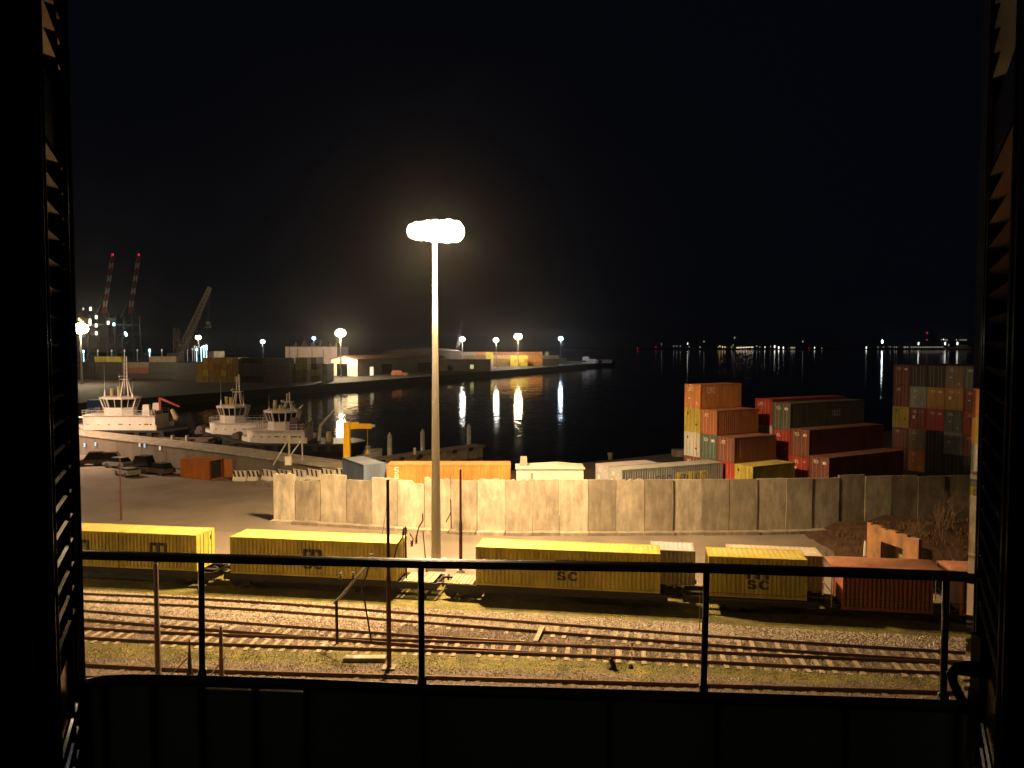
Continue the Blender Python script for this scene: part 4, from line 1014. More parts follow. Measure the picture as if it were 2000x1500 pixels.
p = G(585, 915, 1.6); smallboat((p.x, p.y-.5, 1.4), R(-18), 5.6, paint('boatred', (.22, .1, .08)), 'brown workboat hauled out beside the gangway frame', True)
MB()
m = MB().box((2.6, 0, .7), (4.0, .9, 1.4)); tag(m.build('boat_cradle', steel_dark, loc=(p.x, p.y-.5, 0)), 'dark cradle under the brown workboat', 'cradle')
p = G(700, 889, -1.5); smallboat((p.x, p.y, WZ+.05), R(8), 4.0, ship_white, 'tiny white launch floating behind the yellow jib crane')
p = G(699, 903, -1.5); smallboat((p.x, p.y, WZ+.3), R(35), 4.2, ship_white, 'white railed boat tied at the root of the jetty')
# yellow jib crane
p = G(678, 905, 0); Yc = 96.0; xb = A(678, 900, Yc).x
t = thing('jib_crane', 'bright yellow column jib crane on the quay', 'crane', (xb, Yc, 0)); zt = A(678, 838, Yc).z
MB().prism([(-.38, -.38), (.38, -.38), (.38, .38), (-.38, .38)], 0, zt).build('column', safety_yellow, t)
MB().box((0, 0, .25), (1.6, 1.6, .5)).build('base', concrete[1], t)
dj = Vector((.70, .71, 0)).normalized()
j1 = dj*3.5; m = MB().bar((0, 0, zt+.35), (j1.x*.45, j1.y*.45, zt+.35), .5, .8).bar((j1.x*.45, j1.y*.45, zt+.25), (j1.x, j1.y, zt+.1), .45, .6); m.build('jib', safety_yellow, t)
MB().tube([(0, 0, zt), (0, 0, zt+.85)], .42, 12).build('pivot', safety_yellow, t)
MB().bar((j1.x, j1.y, zt+.1), (j1.x*1.15, j1.y*1.15, zt+.12), .3).build('end_block', galv, t)
q = j1*.85; MB().tube([(q.x, q.y, zt-.1), (q.x, q.y, zt-2.9)], .02, 4).box((q.x, q.y, zt-3.1), (.2, .2, .45)).build('hook', safety_yellow, t)
# jetty with piles
ja = G(705, 903, .45); jb = G(948, 869, .45); t = thing('jetty', 'floating concrete jetty with round piles running out from the yellow crane', 'jetty', (ja.x, ja.y, 0)); d = (jb-ja); Lj = d.length; d.normalize(); yaw = math.atan2(d.y, d.x); t.rotation_euler.z = yaw
MB().box((Lj/2, 1.4, .25), (Lj, 2.8, .4)).build('deck', concrete[2], t)
n = 7
for k in range(n):
    MB().box((Lj*(k+.5)/n, 1.4, -.75), (Lj/n-.9, 2.5, 1.55)).build('float', concrete[1], t)
    MB().tube([(Lj*(k+1)/n-.2, -.12, .15), (Lj*(k+1)/n+.45, -.12, .15)], .28, 8).build('fender', rubber, t)
for px, u in ((774, .30), (842, .56), (940, .965)):
    x = Lj*u; MB().tube([(x, 2.95, -3), (x, 2.95, 3.3), (x, 2.95, 3.9)], [.36, .36, .05], 12).build('pile', surf('pile_white', (.5, .48, .46), rough=.6), t)
MB().tube([(Lj*.40, .2, .45), (Lj*.40, .2, 1.5)], .22, 8).build('bollard', ship_white, t)

# ------------------------------------------------------------------ far port across the basin
FC = {}
def fcont(loc, rz, L, key, label, group):
    k = (L, key)
    if k not in FC:
        m = MB().box((L/2, CW/2, 1.3), (L-.1, CW-.1, 2.5)); n = int(L/1.2)
        for i in range(n+1):
            x = .06+i*(L-.12)/n; m.box((x, .03, 1.3), (.25 if i in (0, n) else .1, .06, 2.58)); m.box((x, CW-.03, 1.3), (.25 if i in (0, n) else .1, .06, 2.58))
        m.box((L/2, .03, 2.5), (L, .07, .16)); m.box((-.02, CW*.5, 1.3), (.05, .12, 2.3)); m.box((L+.02, CW*.5, 1.3), (.05, .12, 2.3))
        o = m.build('shipping_container', P(key)); FC[k] = o
    else:
        o = FC[k].copy(); COL.objects.link(o)
    o.location = loc; o.rotation_euler = (0, 0, rz)
    return tag(o, label, 'shipping container', group)
def fblock(px0, Y, cols, side, gname, desc, step=None):
    for c_, col in enumerate(cols):
        L = 12.19
        x = (px0-1000)/FPX*Y + c_*((12.45 if side else 2.52) if step is None else step)
        for r_, key in enumerate(col):
            lab = '%s container, %s level, %s column, %s' % (key, ORD[r_], ORC[c_], desc)
            if side: fcont((x, Y, 1.5+2.6*r_), 0, L, key, lab, gname)
            else: fcont((x+CW, Y, 1.5+2.6*r_), R(90), L, key, lab, gname)
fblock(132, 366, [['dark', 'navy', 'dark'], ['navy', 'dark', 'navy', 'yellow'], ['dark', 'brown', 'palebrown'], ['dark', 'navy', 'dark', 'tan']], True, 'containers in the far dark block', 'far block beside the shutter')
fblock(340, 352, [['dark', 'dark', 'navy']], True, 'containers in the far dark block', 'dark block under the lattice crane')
fblock(383, 332, [['ochre', 'ochre', 'ochre'], ['ochre', 'yellow', 'ochre', 'ochre'], ['tan', 'ochre', 'ochre', 'ochre', 'cream'], ['ochre', 'ochre', 'rust', 'ochre'], ['ochre', 'yellow', 'ochre', 'ochre'], ['ochre', 'ochre', 'ochre', 'yellow'], ['yellow', 'ochre', 'ochre', 'ochre']], False, 'yellow containers on the far quay', 'stepped ochre block behind the tugs')
fblock(457, 336, [['dark', 'darkgreen', 'darkgreen', 'dark'], ['darkgreen', 'darkgreen', 'darkgreen', 'darkgreen']], True, 'dark green far containers', 'dark green far block')
for px, col in ((566, ['palebrown', 'palebrown', 'brown']), (577, ['tan', 'tan', 'yellow', 'yellow']), (589, ['tan', 'tan', 'yellow', 'yellow']), (607, ['palebrown', 'yellow', 'brown', 'cream']), (628, ['cream', 'lavender', 'ochre'])):
    fblock(px, 338, [col], False, 'containers by the white warehouse', 'stack %s' % {566: 'at the dark edge of the pink hall', 577: 'with yellow top below the pink hall', 589: 'with yellow top nearer the warehouse', 607: 'with cream top under the pink hall', 628: 'touching the white warehouse'}[px])
fblock(898, 600, [['dark', 'dark', 'tan', 'cream'], ['dark', 'ochre', 'tan', 'orange'], ['tan', 'ochre', 'cream', 'rust'], ['ochre', 'ochre', 'orange', 'rust'], ['ochre', 'orange', 'ochre', 'rust'], ['dark', 'dark', 'darkgreen']], True, 'containers at the far quay end', 'long orange row at the far quay')
fblock(949, 575, [['cream', 'yellow', 'yellow', 'yellow'], ['cream', 'cream', 'yellow', 'yellow']], False, 'containers at the far quay end', 'small bright yellow pile, far quay')
fblock(997, 580, [['yellow', 'yellow', 'yellow'], ['yellow', 'ochre', 'yellow'], ['ochre', 'yellow', 'yellow'], ['yellow', 'yellow', 'yellow'], ['yellow', 'ochre', 'yellow']], False, 'yellow containers below the far mast', 'glowing pile under the far mast')
fblock(1046, 612, [['palebrown', 'darkgreen', 'dark'], ['reddish', 'red', 'dark'], ['red', 'red', 'dark'], ['red', 'red', 'grey', 'grey']], False, 'red and green far containers', 'red green pile near quay tip')
fblock(1077, 640, [['grey', 'grey'], ['grey', 'dark']], True, 'low grey far containers', 'low grey row near quay tip')

def building(loc, rz, dx, dy, h, wallm, roofm, name, label, cat, doors=(), pk=0.0, vents=0):
    t = thing(name, label, cat, loc, rz); wm = MB().box((dx/2, dy/2, h/2), (dx, dy, h)); wm.build('wall', wallm, t)
    m = MB()
    if pk:
        # ridge along x, gable faces at x ends
        vs = []
        for x in (-.4, dx+.4): vs += [(x, -.5, h-.02), (x, dy/2, h+pk), (x, dy+.5, h-.02), (x, -.5, h+.25), (x, dy/2, h+pk+.3), (x, dy+.5, h+.25)]
        m.add(vs, [(0, 1, 4, 3), (1, 2, 5, 4), (6, 9, 10, 7), (7, 10, 11, 8), (3, 4, 10, 9), (4, 5, 11, 10), (0, 3, 9, 6), (2, 8, 11, 5), (0, 6, 7, 1), (1, 7, 8, 2)])
        g = MB()
        for x, s in ((.0, 1), (dx, -1)): g.add([(x, 0, h-.01), (x, dy, h-.01), (x, dy/2, h+pk)], [(0, 2, 1) if s > 0 else (0, 1, 2)])
        g.build('gable', wallm, t)
    else: m.box((dx/2, dy/2, h+.2), (dx+.6, dy+.6, .4))
    for k in range(vents): m.prism([(dx*(k+.3)/vents, dy*.3), (dx*(k+.6)/vents, dy*.3), (dx*(k+.6)/vents, dy*.6), (dx*(k+.3)/vents, dy*.6)], h+.3, h+2.6+(k % 2), .3)
    m.build('roof', roofm, t)
    for (x, y, z, a, b, c, mt, nm) in doors: MB().box((x, y, z), (a, b, c)).build(nm, mt, t)
    return t
rz_q = math.atan2(QD.y, QD.x)
dark_roof = surf('far_roof', (.14, .09, .08), rough=.8, var=.4, scale=.2); dark_wall = surf('far_wall', (.17, .12, .10), rough=.8, var=.4, scale=.15)
# white gabled warehouse: local x along the quay, local y inland
ww = building((-77, 398, 1.5), rz_q, 96, 15.5, 8.4, wallwhite, surf('red_roof', (.22, .09, .06), rough=.8, var=.4), 'warehouse', 'white gabled warehouse with big dark doorway facing the basin', 'warehouse',
              [(-.06, 9.0, 3.1, .15, 6.2, 6.2, glass_dark, 'door'), (13, -.06, 2.2, 3.2, .15, 4.4, win_lit, 'door'), (43.6, -.06, 4.5, 8, .15, 7.5, wallwhite, 'door'), (28, -.06, 3, 10, .12, 5, dark_wall, 'door'), (70, -.06, 3, 16, .12, 5, dark_wall, 'door')], pk=1.7)
building((-119, 420, 1.5), 0, 27, 30, 14.5, surf('pink_hall', (.40, .32, .32), rough=.8, var=.25, scale=.15, streak=3), dark_roof, 'industrial_hall', 'pinkish grey tall hall with roof vents left of the white warehouse', 'hall',
         [(6.5, -.06, 7, .4, .2, 13.5, dark_wall, 'joint'), (14, -.06, 7, .4, .2, 13.5, dark_wall, 'joint'), (20, -.06, 7, .4, .2, 13.5, dark_wall, 'joint')], vents=6)
building((-58, 500, 1.5), rz_q, 60, 26, 11, dark_wall, dark_roof, 'warehouse', 'long dark reddish warehouse behind the white gabled one', 'warehouse', [(20, -.06, 7, 9, .12, 4, surf('pale_panel', (.4, .36, .33)), 'door')], pk=2)
building((-43, 478, 1.5), 0, 30, 14, 6.6, dark_wall, dark_roof, 'shed', 'low dark shed with one glowing window on the far quay', 'shed', [(19, -.06, 2.6, 2.1, .12, 2.4, emis('window_green', (.9, 1.0, .4), .5), 'window'), (6, -.06, 2, 3, .12, 3, glass_dark, 'door')])
building((46, 655, 1.5), 0, 9, 9, 4.0, wallwhite, wallwhite, 'cabin', 'small pale cabin just past the bluish mast at the quay tip', 'cabin', [(4, -.06, 1.5, 2, .12, 2.4, glass_dark, 'door')])
building((55, 668, 1.5), 0, 15, 9, 3.4, ship_white, ship_white, 'quay_office', 'white stepped low building at the quay tip', 'building', [(3, -.06, 2, 8, .12, 1, glass_dark, 'window'), (7, 4, 4.6, 5, 4, 2.4, ship_white, 'tower')])
building((72, 690, 1.5), 0, 14, 8, 2.4, P('lavender'), P('lavender'), 'quay_store', 'faint low store at the very tip of the far quay', 'building', [(4, -.06, 1.2, 3, .12, 2, glass_dark, 'door')])
p = A(765, 728, 405); c_ = MB().box((0, 0, 1.0), (8.5, 2.4, 1.3)).prism([(-4, -1), (1.5, -1), (1.5, 1), (-4, 1)], 1.6, 2.7, .85)
for dx in (-2.8, 2.8):
    for s in (-1.1, 1.1): c_.tube([(dx, s-.12, .5), (dx, s+.12, .5)], .5, 12)
tag(c_.build('parked_truck', P('reddish'), loc=(p.x+4, 405, 1.5)), 'dull red truck parked beside the white warehouse', 'truck')
# --- far light masts
def fmast(px, py, Y, lm, Rr, W, col, label, z0=1.5, h_extra=0):
    p = A(px, py, Y); h = p.z-z0
    t = thing('light_mast', label, 'light mast', (p.x, Y, z0), 0, 'light masts of the far port')
    MB().tube([(0, 0, 0), (0, 0, h)], .42, 10, .2).build('pole', galv, t)
    m = MB(); n = 10; k = 8
    for i in range(k):
        a = 2*math.pi*i/k; c = Vector((Rr*.74*math.cos(a), Rr*.74*math.sin(a), h+.1)); m.box(c, (Rr*.5, Rr*.5, .35), rz=a)
    m.build('lamp_ring', galv, t)
    l = MB()
    for j in range(7):
        th = -math.pi/2+math.pi*j/6
        for i in range(12): a = 2*math.pi*i/12; l.v.append((Rr*math.cos(th)*math.cos(a), Rr*math.cos(th)*math.sin(a), h-.1+Rr*.72*math.sin(th)))
    for j in range(6):
        for i in range(12): l.f.append((j*12+i, j*12+(i+1) % 12, (j+1)*12+(i+1) % 12, (j+1)*12+i))
    l.build('lamp', lm, t, smooth=True)  # oversized ball: the lamp's bloom is built into its shape
    if W: point('lamp_light', (0, 0, h-Rr-.5), W, col, .6, t)
WC = (1, .78, .45); CC = (.75, .88, 1)
fmast(157, 641, 318, lamp_far, 3.0, 60000, WC, 'bright warm mast behind the far yellow container beside the shutter')
fmast(665, 650, 384, lamp_far, 2.6, 110000, WC, 'bright warm mast in front of the white gabled warehouse')
fmast(387, 659, 700, emis('lamp_pale', (1, .93, .75), 40.), 2.4, 16000, WC, 'small pale mast right of the lattice crane boom')
fmast(513, 667, 600, lamp_cool, 1.7, 8000, CC, 'small cold white mast above the dark green block')
fmast(613, 660, 640, lamp_blue, 1.5, 6000, (.3, .6, 1), 'small blue lamp mast over the pink hall')
fmast(903, 662, 560, emis('lamp_neutral', (1, .98, .9), 55.), 1.9, 26000, (1, .9, .7), 'neutral white mast at the start of the far orange row')
fmast(969, 664, 560, emis('lamp_neutral', (1, .98, .9), 55.), 1.9, 26000, (1, .86, .6), 'neutral white mast beside the bright yellow pile')
fmast(1012, 657, 588-14, lamp_far, 2.9, 60000, WC, 'warm far mast glaring over the glowing yellow pile')
fmast(1095, 661, 648, lamp_cool, 1.9, 22000, (.6, .75, 1), 'cold bluish mast near the tip of the far quay')
# small quay lamps along the container block
for i, (px, py) in enumerate([(163, 686), (191, 685), (218, 685), (243, 685), (268, 684), (292, 684), (316, 684), (366, 683), (376, 682), (380, 677), (384, 678), (388, 677), (394, 678), (398, 677), (403, 676), (403, 681), (393, 681), (384, 683)]):
    p = A(px, py, 760); mt = [lamp_cyan, lamp_dim, lamp_dim, lamp_dim, lamp_faint, lamp_cyan, lamp_dim][i] if i < 7 else (lamp_cyan if i > 12 else lamp_dim)
    lb = 'tiny lamp, %s of the spaced row over the far dark block' % ORC[i] if i < 7 else 'tiny bluish lamp in the cluster right of the lattice crane foot'
    o = MB().tube([(0, 0, -(p.z-1.5)), (0, 0, -.8)], .12, 5).box((0, 0, 0), (.9, .9, 1.8)).build('lamp_post', mt, loc=p)
    tag(o, lb, 'lamp post', 'spaced lamps' if i < 7 else 'clustered lamps')
# --- ship-to-shore cranes with raised striped booms
redp = paint('cranered', (.55, .06, .04)); crane_st = surf('crane_steel', (.15, .14, .13), rough=.6, var=.3)
for i, (bx0, by0, tx, ty_) in enumerate(((203, 612, 220, 500), (254, 612, 271, 500))):
    Y = 900; b0 = A(bx0, by0, Y); b1 = A(tx, ty_, Y)
    t = thing('harbour_crane', ['quay crane with raised red and white boom, closer to the shutter', 'quay crane with raised red and white boom, away from the shutter'][i], 'crane', (b0.x, Y, 1.5), 0, 'quay cranes with raised booms')
    o = Vector((b0.x, Y, 1.5)); n = 9
    for k in range(n):
        p = b0.lerp(b1, k/n)-o; q = b0.lerp(b1, (k+1)/n)-o
        m = MB()
        for s in (-1.6, 1.6):
            m.bar(p+Vector((s, 0, 0)), q+Vector((s, 0, 0)), 1.1)
        m.bar(p+Vector((-1.6, 0, 0)), q+Vector((1.6, 0, 0)), .7)
        m.build('boom_section', redp if k % 2 == 0 else ship_white, t)
    hz = b0.z-1.5; m = MB()
    for dx in (-14, 8):
        for dy in (-9, 9): m.bar((dx, dy, 0), (dx*.8, dy, hz*.95), 1.6)
        m.bar((dx*.9, -9, hz*.5), (dx*.9, 9, hz*.5), 1.3)
    m.bar((-30, 0, hz*.75), (10, 0, hz*.75), 2.0); m.bar((-11, 0, hz*.9), (1, 0, hz*1.35), 1.0); m.bar((6, 0, hz*.9), (1, 0, hz*1.35), 1.0); m.box((-20, 0, hz*.85), (9, 5, 5)); m.bar((-14, -9, 4), (8, -9, hz*.5), .8)
    m.build('portal', crane_st, t)
    MB().box((b1.x-o.x, 0, b1.z-o.z+1.5), (1.5, 1.5, 2.4)).build('beacon', lamp_red, t)
    L = [(172, 604, lamp_dim), (186, 604, lamp_dot), (197, 620, lamp_dot), (197, 636, lamp_dot), (197, 651, lamp_dot), (185, 627, lamp_dot), (185, 633, lamp_dot), (164, 624, lamp_amber), (167, 627, lamp_amber), (171, 630, lamp_amber)] if i == 0 else [(220, 631, lamp_dot), (231, 634, lamp_cyan), (253, 651, lamp_cyan), (255, 654, lamp_cyan)]
    for px, py, mt in L:
        p = A(px, py, Y)-o; s = 2.6 if mt is lamp_dot else 1.9; MB().box((p.x, -10, p.z), (s*.8, .8, s*1.5)).build('work_lamp', mt, t)
    if i == 0: point('work_light', (-12, -30, 40), 5000, (1, .85, .6), 1.0, t)
def lattice(m, p, q, w0, w1, n, r):
    p = Vector(p); q = Vector(q); d = (q-p).normalized(); a = Vector((0, 1, 0)); b = d.cross(a).normalized(); cs = []
    for k in range(n+1):
        c = p.lerp(q, k/n); w = (w0+(w1-w0)*k/n)/2; cs.append([c+a*w+b*w, c+a*w-b*w, c-a*w-b*w, c-a*w+b*w])
    for k in range(n):
        for j in range(4): m.bar(cs[k][j], cs[k+1][j], r); m.bar(cs[k][j], cs[k+1][(j+1) % 4], r*.7)
t0 = A(354, 688, 420); t1 = A(410, 561, 420)
t = thing('mobile_crane', 'dim lattice boom crane leaning over the far dark containers', 'crane', (t0.x, 420, 1.5)); o = Vector((t0.x, 420, 1.5))
m = MB(); lattice(m, t0-o, t1-o, 3.4, 1.4, 16, .42); m.build('boom', surf('crane_tan', (.2, .17, .145), rough=.6, var=.3), t)
m = MB(); lattice(m, (-1.5, 0, 0), (-2.2, 0, A(348, 640, 420).z-1.5), 3.6, 2.2, 7, .4); m.build('tower', crane_st, t)
MB().box((-3, 0, 9.5), (7, 5, 4)).build('cab', crane_st, t); MB().box((-1, 0, 2), (11, 10, 4)).build('base', crane_st, t)
h = A(407, 631, 420)-o; tip = t1-o; m = MB().tube([tip, h], .1, 4).box(h, (2.2, 1, 1.6)).box(h+Vector((0, 0, -2.4)), (3.6, 1.2, .5)).bar(h, h+Vector((1.4, 0, -2.3)), .2).bar(h, h+Vector((-1.4, 0, -2.3)), .2); m.build('hook', crane_st, t)
t0 = A(892, 692, 560); t1 = A(901, 628, 560)
t = thing('mobile_crane', 'faint thin crane jib left of the neutral white far mast', 'crane', (t0.x, 560, 1.5)); o = Vector((t0.x, 560, 1.5)); m = MB(); lattice(m, t0-o, t1-o, 1.8, .8, 10, .3); m.build('boom', crane_st, t)
MB().box((0, 0, 4), (5, 4, 8)).build('base', crane_st, t)
for px, pt, lb in ((460, 628, 'hair thin dark mast rising over the ochre block'), (565, 655, 'thin dark mast beside the pink hall')):
    p = A(px, pt, 300); tag(MB().tube([(0, 0, 0), (0, 0, p.z-1.5)], .16, 6, .06).box((0, 0, 8), (.5, .5, .8)).build('flag_mast', crane_st, loc=(p.x, 300, 1.5)), lb, 'mast')
# wet glassy blue panels by the far left
p = A(190, 768, 200)
tag(MB().box((0, 0, 3.2), (3.0, 2.4, 2.6)).box((0, 0, 1.0), (2.6, 2.2, 2.0)).build('blue_cabin', paint('cabinblue', (.06, .16, .50)), loc=(p.x, 199, WZ+.6)), 'small blue deck cabin left of the crane tug wheelhouse', 'cabin')
tag(MB().box((0, 0, 0), (16, 5, 1.2)).build('barge', hull_black, loc=(p.x, 199, WZ+.1)), 'dark barge carrying the blue cabin', 'barge')

# ------------------------------------------------------------------ lights on the far shore
d1 = [(1245, 684, lamp_red, 1), (1281, 678, lamp_red, 1), (1292, 672, lamp_faint, 1), (1316, 676, lamp_faint, 1), (1322, 676, lamp_faint, 1), (1329, 676, lamp_faint, 1), (1343, 671, lamp_dot, 1.2), (1346, 677, lamp_faint, 1), (1367, 678, lamp_dim, 1),
      (1375, 667, lamp_dim, 1), (1403, 678, lamp_dim, .9), (1406, 676, lamp_amber, .6), (1411, 678, lamp_amber, .8), (1416, 678, lamp_amber, .7), (1429, 678, lamp_dim, 1), (1432, 674, lamp_faint, 1), (1435, 659, lamp_dim, 1),
      (1478, 676, lamp_dim, 1), (1484, 678, lamp_faint, 1), (1494, 678, lamp_dot, .9), (1505, 677, lamp_faint, 1), (1513, 677, lamp_dot, 1.8), (1521, 679, lamp_dot, 1.8), (1530, 679, lamp_dot, 1.3),
      (1545, 679, lamp_dim, 1), (1547, 679, lamp_dim, 1), (1549, 679, lamp_dim, 1), (1552, 679, lamp_dim, 1), (1568, 667, lamp_dim, 1.2), (1580, 681, lamp_red, .6), (1591, 679, lamp_dot, 1), (1605, 680, lamp_faint, .8)]
for k in range(11): d1.append((1439.5+k*3.1, 679-.1*k, lamp_dot if k % 3 else lamp_amber, .75))
d2 = [(1692, 679, lamp_dot, 1.4), (1715, 678, lamp_faint, 1), (1723, 667, lamp_cool, 2.0), (1726, 678, lamp_dim, .8), (1739, 678, lamp_dim, .8), (1747, 678, lamp_dim, .8), (1751, 678, lamp_dim, .8), (1766, 678, lamp_dim, .9), (1769, 678, lamp_dim, .9), (1773, 678, lamp_dim, .9),
      (1794, 671, lamp_dot, 2.0), (1811, 650, lamp_red, 1.5), (1811, 664, lamp_red, 1.0), (1839, 664, lamp_dim, .8), (1843, 663, lamp_dot, .9), (1847, 664, lamp_dim, .8), (1850, 664, lamp_dim, .8), (1846, 671, lamp_dot, 2.0), (1847, 680, lamp_dot, 1.1), (1847, 689, lamp_dim, 1.2),
      (1868, 664, lamp_dim, 1), (1870, 671, lamp_dot, 2.2), (1875, 664, lamp_dim, .7), (1879, 664, lamp_dim, .7), (1883, 664, lamp_dim, .7), (1887, 664, lamp_dim, .7), (1911, 670, lamp_dot, 2.3), (1909, 686, lamp_cool, 1.2), (1931, 684, lamp_dot, 1.2), (1853, 674, lamp_dim, 1), (1866, 681, lamp_dim, 1)]
for k in range(18): d2.append((1780+k*3.6, 678, lamp_dim, .8))
NM = {lamp_red.name: 'red', lamp_dim.name: 'dim', lamp_faint.name: 'faint', lamp_dot.name: 'bright white', lamp_amber.name: 'amber', lamp_cool.name: 'cold white'}
SH = {}
for lst, wh in ((d1, 'distant shore group over the stacked containers'), (d2, 'distant shore group near the window edge')):
    for px, py, mt, s in lst:
        p = A(px, py, 3050); p.z = max(p.z, 4.0)
        k = (mt.name, s)
        if k not in SH: SH[k] = MB().tube([(0, 0, -2.4*s), (0, 0, -1.6*s)], .3, 5).box((0, 0, 0), (2.1*s, 1.5, 5.2*s)).build('shore_lamp', mt); o = SH[k]
        else: o = SH[k].copy(); COL.objects.link(o)
        o.location = p; tag(o, '%s lamp in the %s' % (NM[mt.name], wh), 'lamp', '%s lamps, %s' % (NM[mt.name], wh))
t = MB().box((0, 0, 6), (90, 30, 10)).box((20, 0, 14), (30, 20, 8)); p = A(1858, 680, 3060); tag(t.build('ferry', ship_white, loc=(p.x, 3020, WZ)), 'ghostly pale ship or building behind the distant shore lamps', 'ship')

# ------------------------------------------------------------------ the window we look through
Z0 = CAMZ
PL = Vector((-1.24, 2.28, 0)); PR = Vector((1.3, 2.02, 0)); rd_ = (PR-PL).normalized()
def onrail(px, py):
    r = ray(px, py); n = Vector((-rd_.y, rd_.x, 0)); t = PL.dot(n)/Vector((r.x, r.y, 0)).dot(n)
    return Vector((r.x*t, r.y*t, Z0+r.z*t))
bal = thing('balcony_railing', 'dark iron balcony railing with thin posts over a solid panelled lower part', 'railing', (0, 0, Z0-1.7)); bo = Vector((0, 0, Z0-1.7))
hr = [(80, 1081), (150, 1083), (400, 1090), (822, 1100), (1380, 1109), (1848, 1124), (2010, 1133)]
pts = [onrail(*p)-bo for p in hr]
m = MB()
for p, q in zip(pts[:-1], pts[1:]): pass
nrm = Vector((-rd_.y, rd_.x, 0)); sec = [(-.016, -.010), (.016, -.010), (.018, .004), (.014, .0095), (0, .0102), (-.014, .0095), (-.018, .004)]
for p in pts:
    for a_, b_ in sec: m.v.append(p+nrm*a_+Vector((0, 0, b_)))
k_ = len(sec)
for i in range(len(pts)-1):
    for j in range(k_): m.f.append((i*k_+j, i*k_+(j+1) % k_, (i+1)*k_+(j+1) % k_, (i+1)*k_+j))
m.f.append(tuple(range(k_))[::-1]); m.f.append(tuple((len(pts)-1)*k_+j for j in range(k_)))
m.build('handrail', surf('handrail_iron', (.09, .08, .075), rough=.34, metal=.7, var=.4, scale=40, spec=.9, bump=.0004, bscale=300), bal)
low = [(120, 1356), (150, 1345), (165, 1334), (200, 1327), (260, 1325), (400, 1328), (620, 1335), (822, 1344), (1100, 1352), (1400, 1361), (1900, 1378), (2010, 1384)]
lp = [onrail(*p)-bo for p in low]
MB().tube([p-Vector((0, 0, .004)) for p in lp], .016, 12).build('bottom_rail', black_sat, bal, smooth=True)
for px in (393, 822, 1380, 1848):
    a = onrail(px, float(np.interp(px, [p[0] for p in hr], [p[1] for p in hr])))-bo; b = onrail(px+(2 if px < 1000 else -6), float(np.interp(px, [p[0] for p in low], [p[1] for p in low])))-bo
    MB().tube([a, b], .0088, 10).tube([b+Vector((0, 0, .03)), b+Vector((0, 0, -.01))], .013, 10).build('post', black_sat, bal, smooth=True)
# panels below: sheet metal plates between flat bars, slightly short of the rail so narrow slots stay open
edges = [120, 150, 172, 205, 300, 395, 500, 600, 830, 1190, 1400, 1650, 1870, 2030]
for i in range(len(edges)-1):
    x0, x1 = edges[i]+2, edges[i+1]-2
    slot = 6 if i in (3,) else (.012 if False else 0)
    ya = float(np.interp(x0, [p[0] for p in low], [p[1] for p in low])); yb = float(np.interp(x1, [p[0] for p in low], [p[1] for p in low]))
    gap = .008 if i in (5, 6) else .0
    a = onrail(x0, ya)-bo; b = onrail(x1, yb)-bo; m = MB(); q = Vector((-rd_.y, rd_.x, 0))*.012
    vs = [a+Vector((0, 0, -.019-gap)), b+Vector((0, 0, -.019-gap)), b+Vector((0, 0, -.95)), a+Vector((0, 0, -.95))]
    m.add(vs+[v+q for v in vs], [(0, 1, 2, 3), (7, 6, 5, 4), (0, 4, 5, 1), (1, 5, 6, 2), (2, 6, 7, 3), (3, 7, 4, 0)]); m.build('panel', dark_sheet, bal)
    c0 = onrail(edges[i+1], yb)-bo; MB().bar(c0+Vector((0, -.005, -.004)), c0+Vector((0, -.005, -.98)), .024, .012, up=rd_).build('flat_bar', black_sat, bal)
tag(MB().box((0, 1.15, Z0-1.72), (5.4, 2.1, .16)).build('balcony_floor', dark_sheet), kind='structure')

def shutter(Ax, Ay, Bx, By, label, side):
    t = thing('louvred_shutter', label, 'shutter', (Ax, Ay, Z0), math.atan2(By-Ay, Bx-Ax), 'louvred shutters'); L = math.hypot(Bx-Ax, By-Ay)
    zt, zb = 1.25, -1.35; yn = -1 if side == 'L' else 1
    for x, w_ in (((.03, .06), (L-.145, .07), (L-.04, .08)) if side == 'L' else ((.035, .07), (L-.03, .06))):
        m = MB().box((x, 0, (zt+zb)/2), (w_, .036, zt-zb))
        for s in (-1, 1):
            for dx in (-w_/2, w_/2): m.tube([(x+dx, s*.018, zb), (x+dx, s*.018, zt)], .006, 8)
        m.build('stile', black_gloss, t)
    for z in (.40, -.62): MB().box((L/2, 0, z), (L-.12, .032, .11)).build('cross_rail', black_gloss, t)
    sm = MB(); Mx = Matrix.Rotation(R(38)*yn, 3, 'X'); sm.box((L/2, 0, 0), (L-.14, .048, .007), M=None)
    first = None; z = zb+.05
    while z < zt-.05:
        if not (-.70 < z < -.54 or .32 < z < .47):
            if first is None:
                m = MB().box((0, 0, 0), (L-.13, .05, .006), M=Mx); o = first = m.build('slat', black_gloss, t)
            else: o = first.copy(); COL.objects.link(o); o.parent = t
            o.location = (L/2, 0, z)
        z += .046
    return t
shutter(-.712, 1.16, -.900, 1.605, 'open dark louvred shutter leaf at the side of the tugboats', 'L')
shutter(.715, 1.10, .965, 1.60, 'open dark louvred shutter leaf at the side of the tall container stacks', 'R')
mirror_glass = newmat('window_glass')[0]; bnode = mirror_glass.node_tree.nodes['Principled BSDF']
bnode.inputs['Base Color'].default_value = (.02, .02, .022, 1); bnode.inputs['Roughness'].default_value = 0.02; bnode.inputs['IOR'].default_value = 1.5
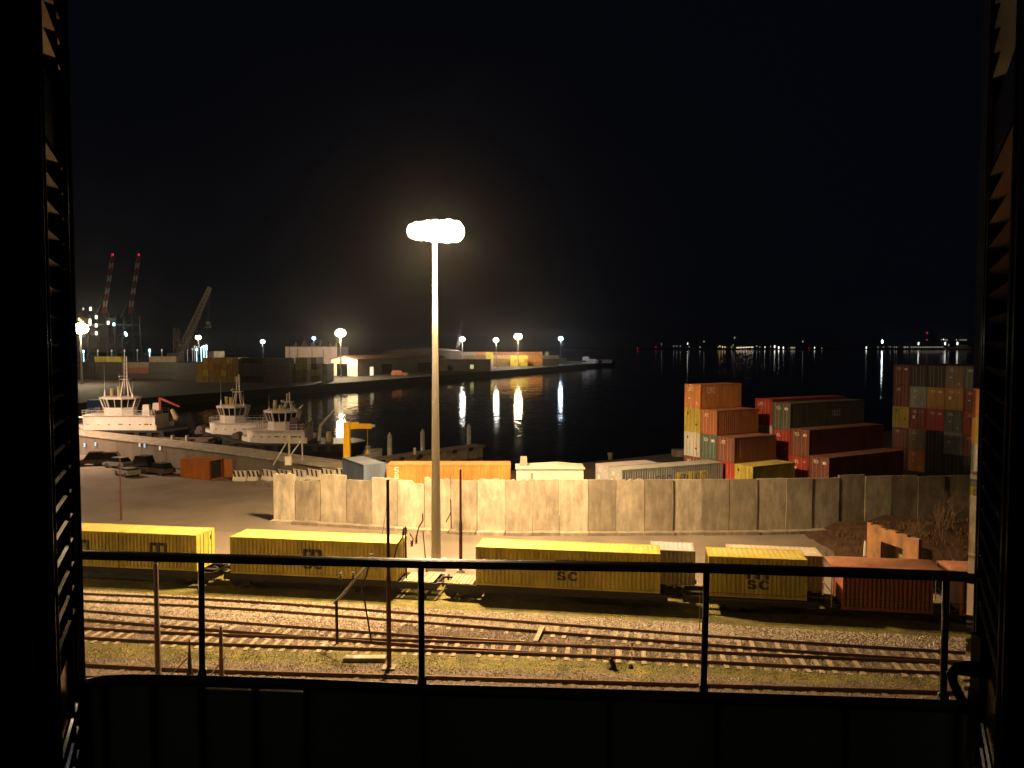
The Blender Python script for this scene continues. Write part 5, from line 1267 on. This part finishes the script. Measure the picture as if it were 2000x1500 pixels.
def sash(pa, pb, label, w_=.03):
    a = Vector((*pa, Z0)); b = Vector((*pb, Z0)); t = thing('casement_window', label, 'window', a, math.atan2(b.y-a.y, b.x-a.x), 'glazed window sashes'); L = (b-a).length
    MB().box((L/2, 0, 0), (L, .006, 2.6)).build('glass', mirror_glass, t)
    return t, L
t, L = sash((-.548, .925), (-.638, 1.088), 'thin glass sash edge reflecting the yard beside the tugboat side shutter')
for x in (0, L): MB().box((x, 0, 0), (.012, .02, 2.6)).build('frame', black_gloss, t)
t2, L2 = t, L
t, L = sash((.996, 1.66), (1.069, 1.845), 'thin glass sash reflecting orange containers beside the stack side shutter')
for x in (-.004, ): MB().box((x, 0, 0), (.012, .03, 2.6)).build('frame', black_gloss, t)
# dark inner frame at the picture edge, and the lever handle
fr = MB().box((-.925, .91, Z0), (.75, .02, 3.2)); tag(fr.build('window_frame', black_gloss), 'black inner window frame filling the picture edge by the tugboat side', 'window frame')
ho = Vector((0, 0, 0))
MB().box(A(1921, 1305, 1.45)-ho, (.032, .03, .125)).box(A(1921, 1420, 1.45)-ho, (.045, .03, .14)).build('handle', black_gloss, None)
ht = bpy.data.objects['handle'] if 'handle' in bpy.data.objects else None
hp = [A(1921, 1308, 1.44), A(1892, 1306, 1.42), A(1868, 1306, 1.42), A(1858, 1316, 1.42), A(1864, 1338, 1.42), A(1876, 1362, 1.42), A(1884, 1388, 1.42)]
MB().tube([p-ho for p in hp], [.016, .014, .010, .009, .008, .008, .010], 12).build('lever', black_gloss, ht, smooth=True)
ht.parent = t; ht.matrix_parent_inverse = (Matrix.Translation(t.location) @ Matrix.Rotation(t.rotation_euler.z, 4, 'Z')).inverted()

# ------------------------------------------------------------------ night air
hz = MB().box((0, 4500, 66), (19000, 9240, 144)).build('haze', None); tag(hz, 'thin night haze over the harbour', 'haze', kind='stuff')
hm = bpy.data.materials.new('haze'); hm.use_nodes = True; hn = hm.node_tree; hn.nodes.remove(hn.nodes['Principled BSDF'])
vol = hn.nodes.new('ShaderNodeVolumePrincipled'); vol.inputs['Density'].default_value = 0.00007; vol.inputs['Anisotropy'].default_value = 0.9; vol.inputs['Color'].default_value = (.85, .85, .88, 1)
hn.links.new(vol.outputs[0], hn.nodes['Material Output'].inputs['Volume']); hz.data.materials.append(hm)
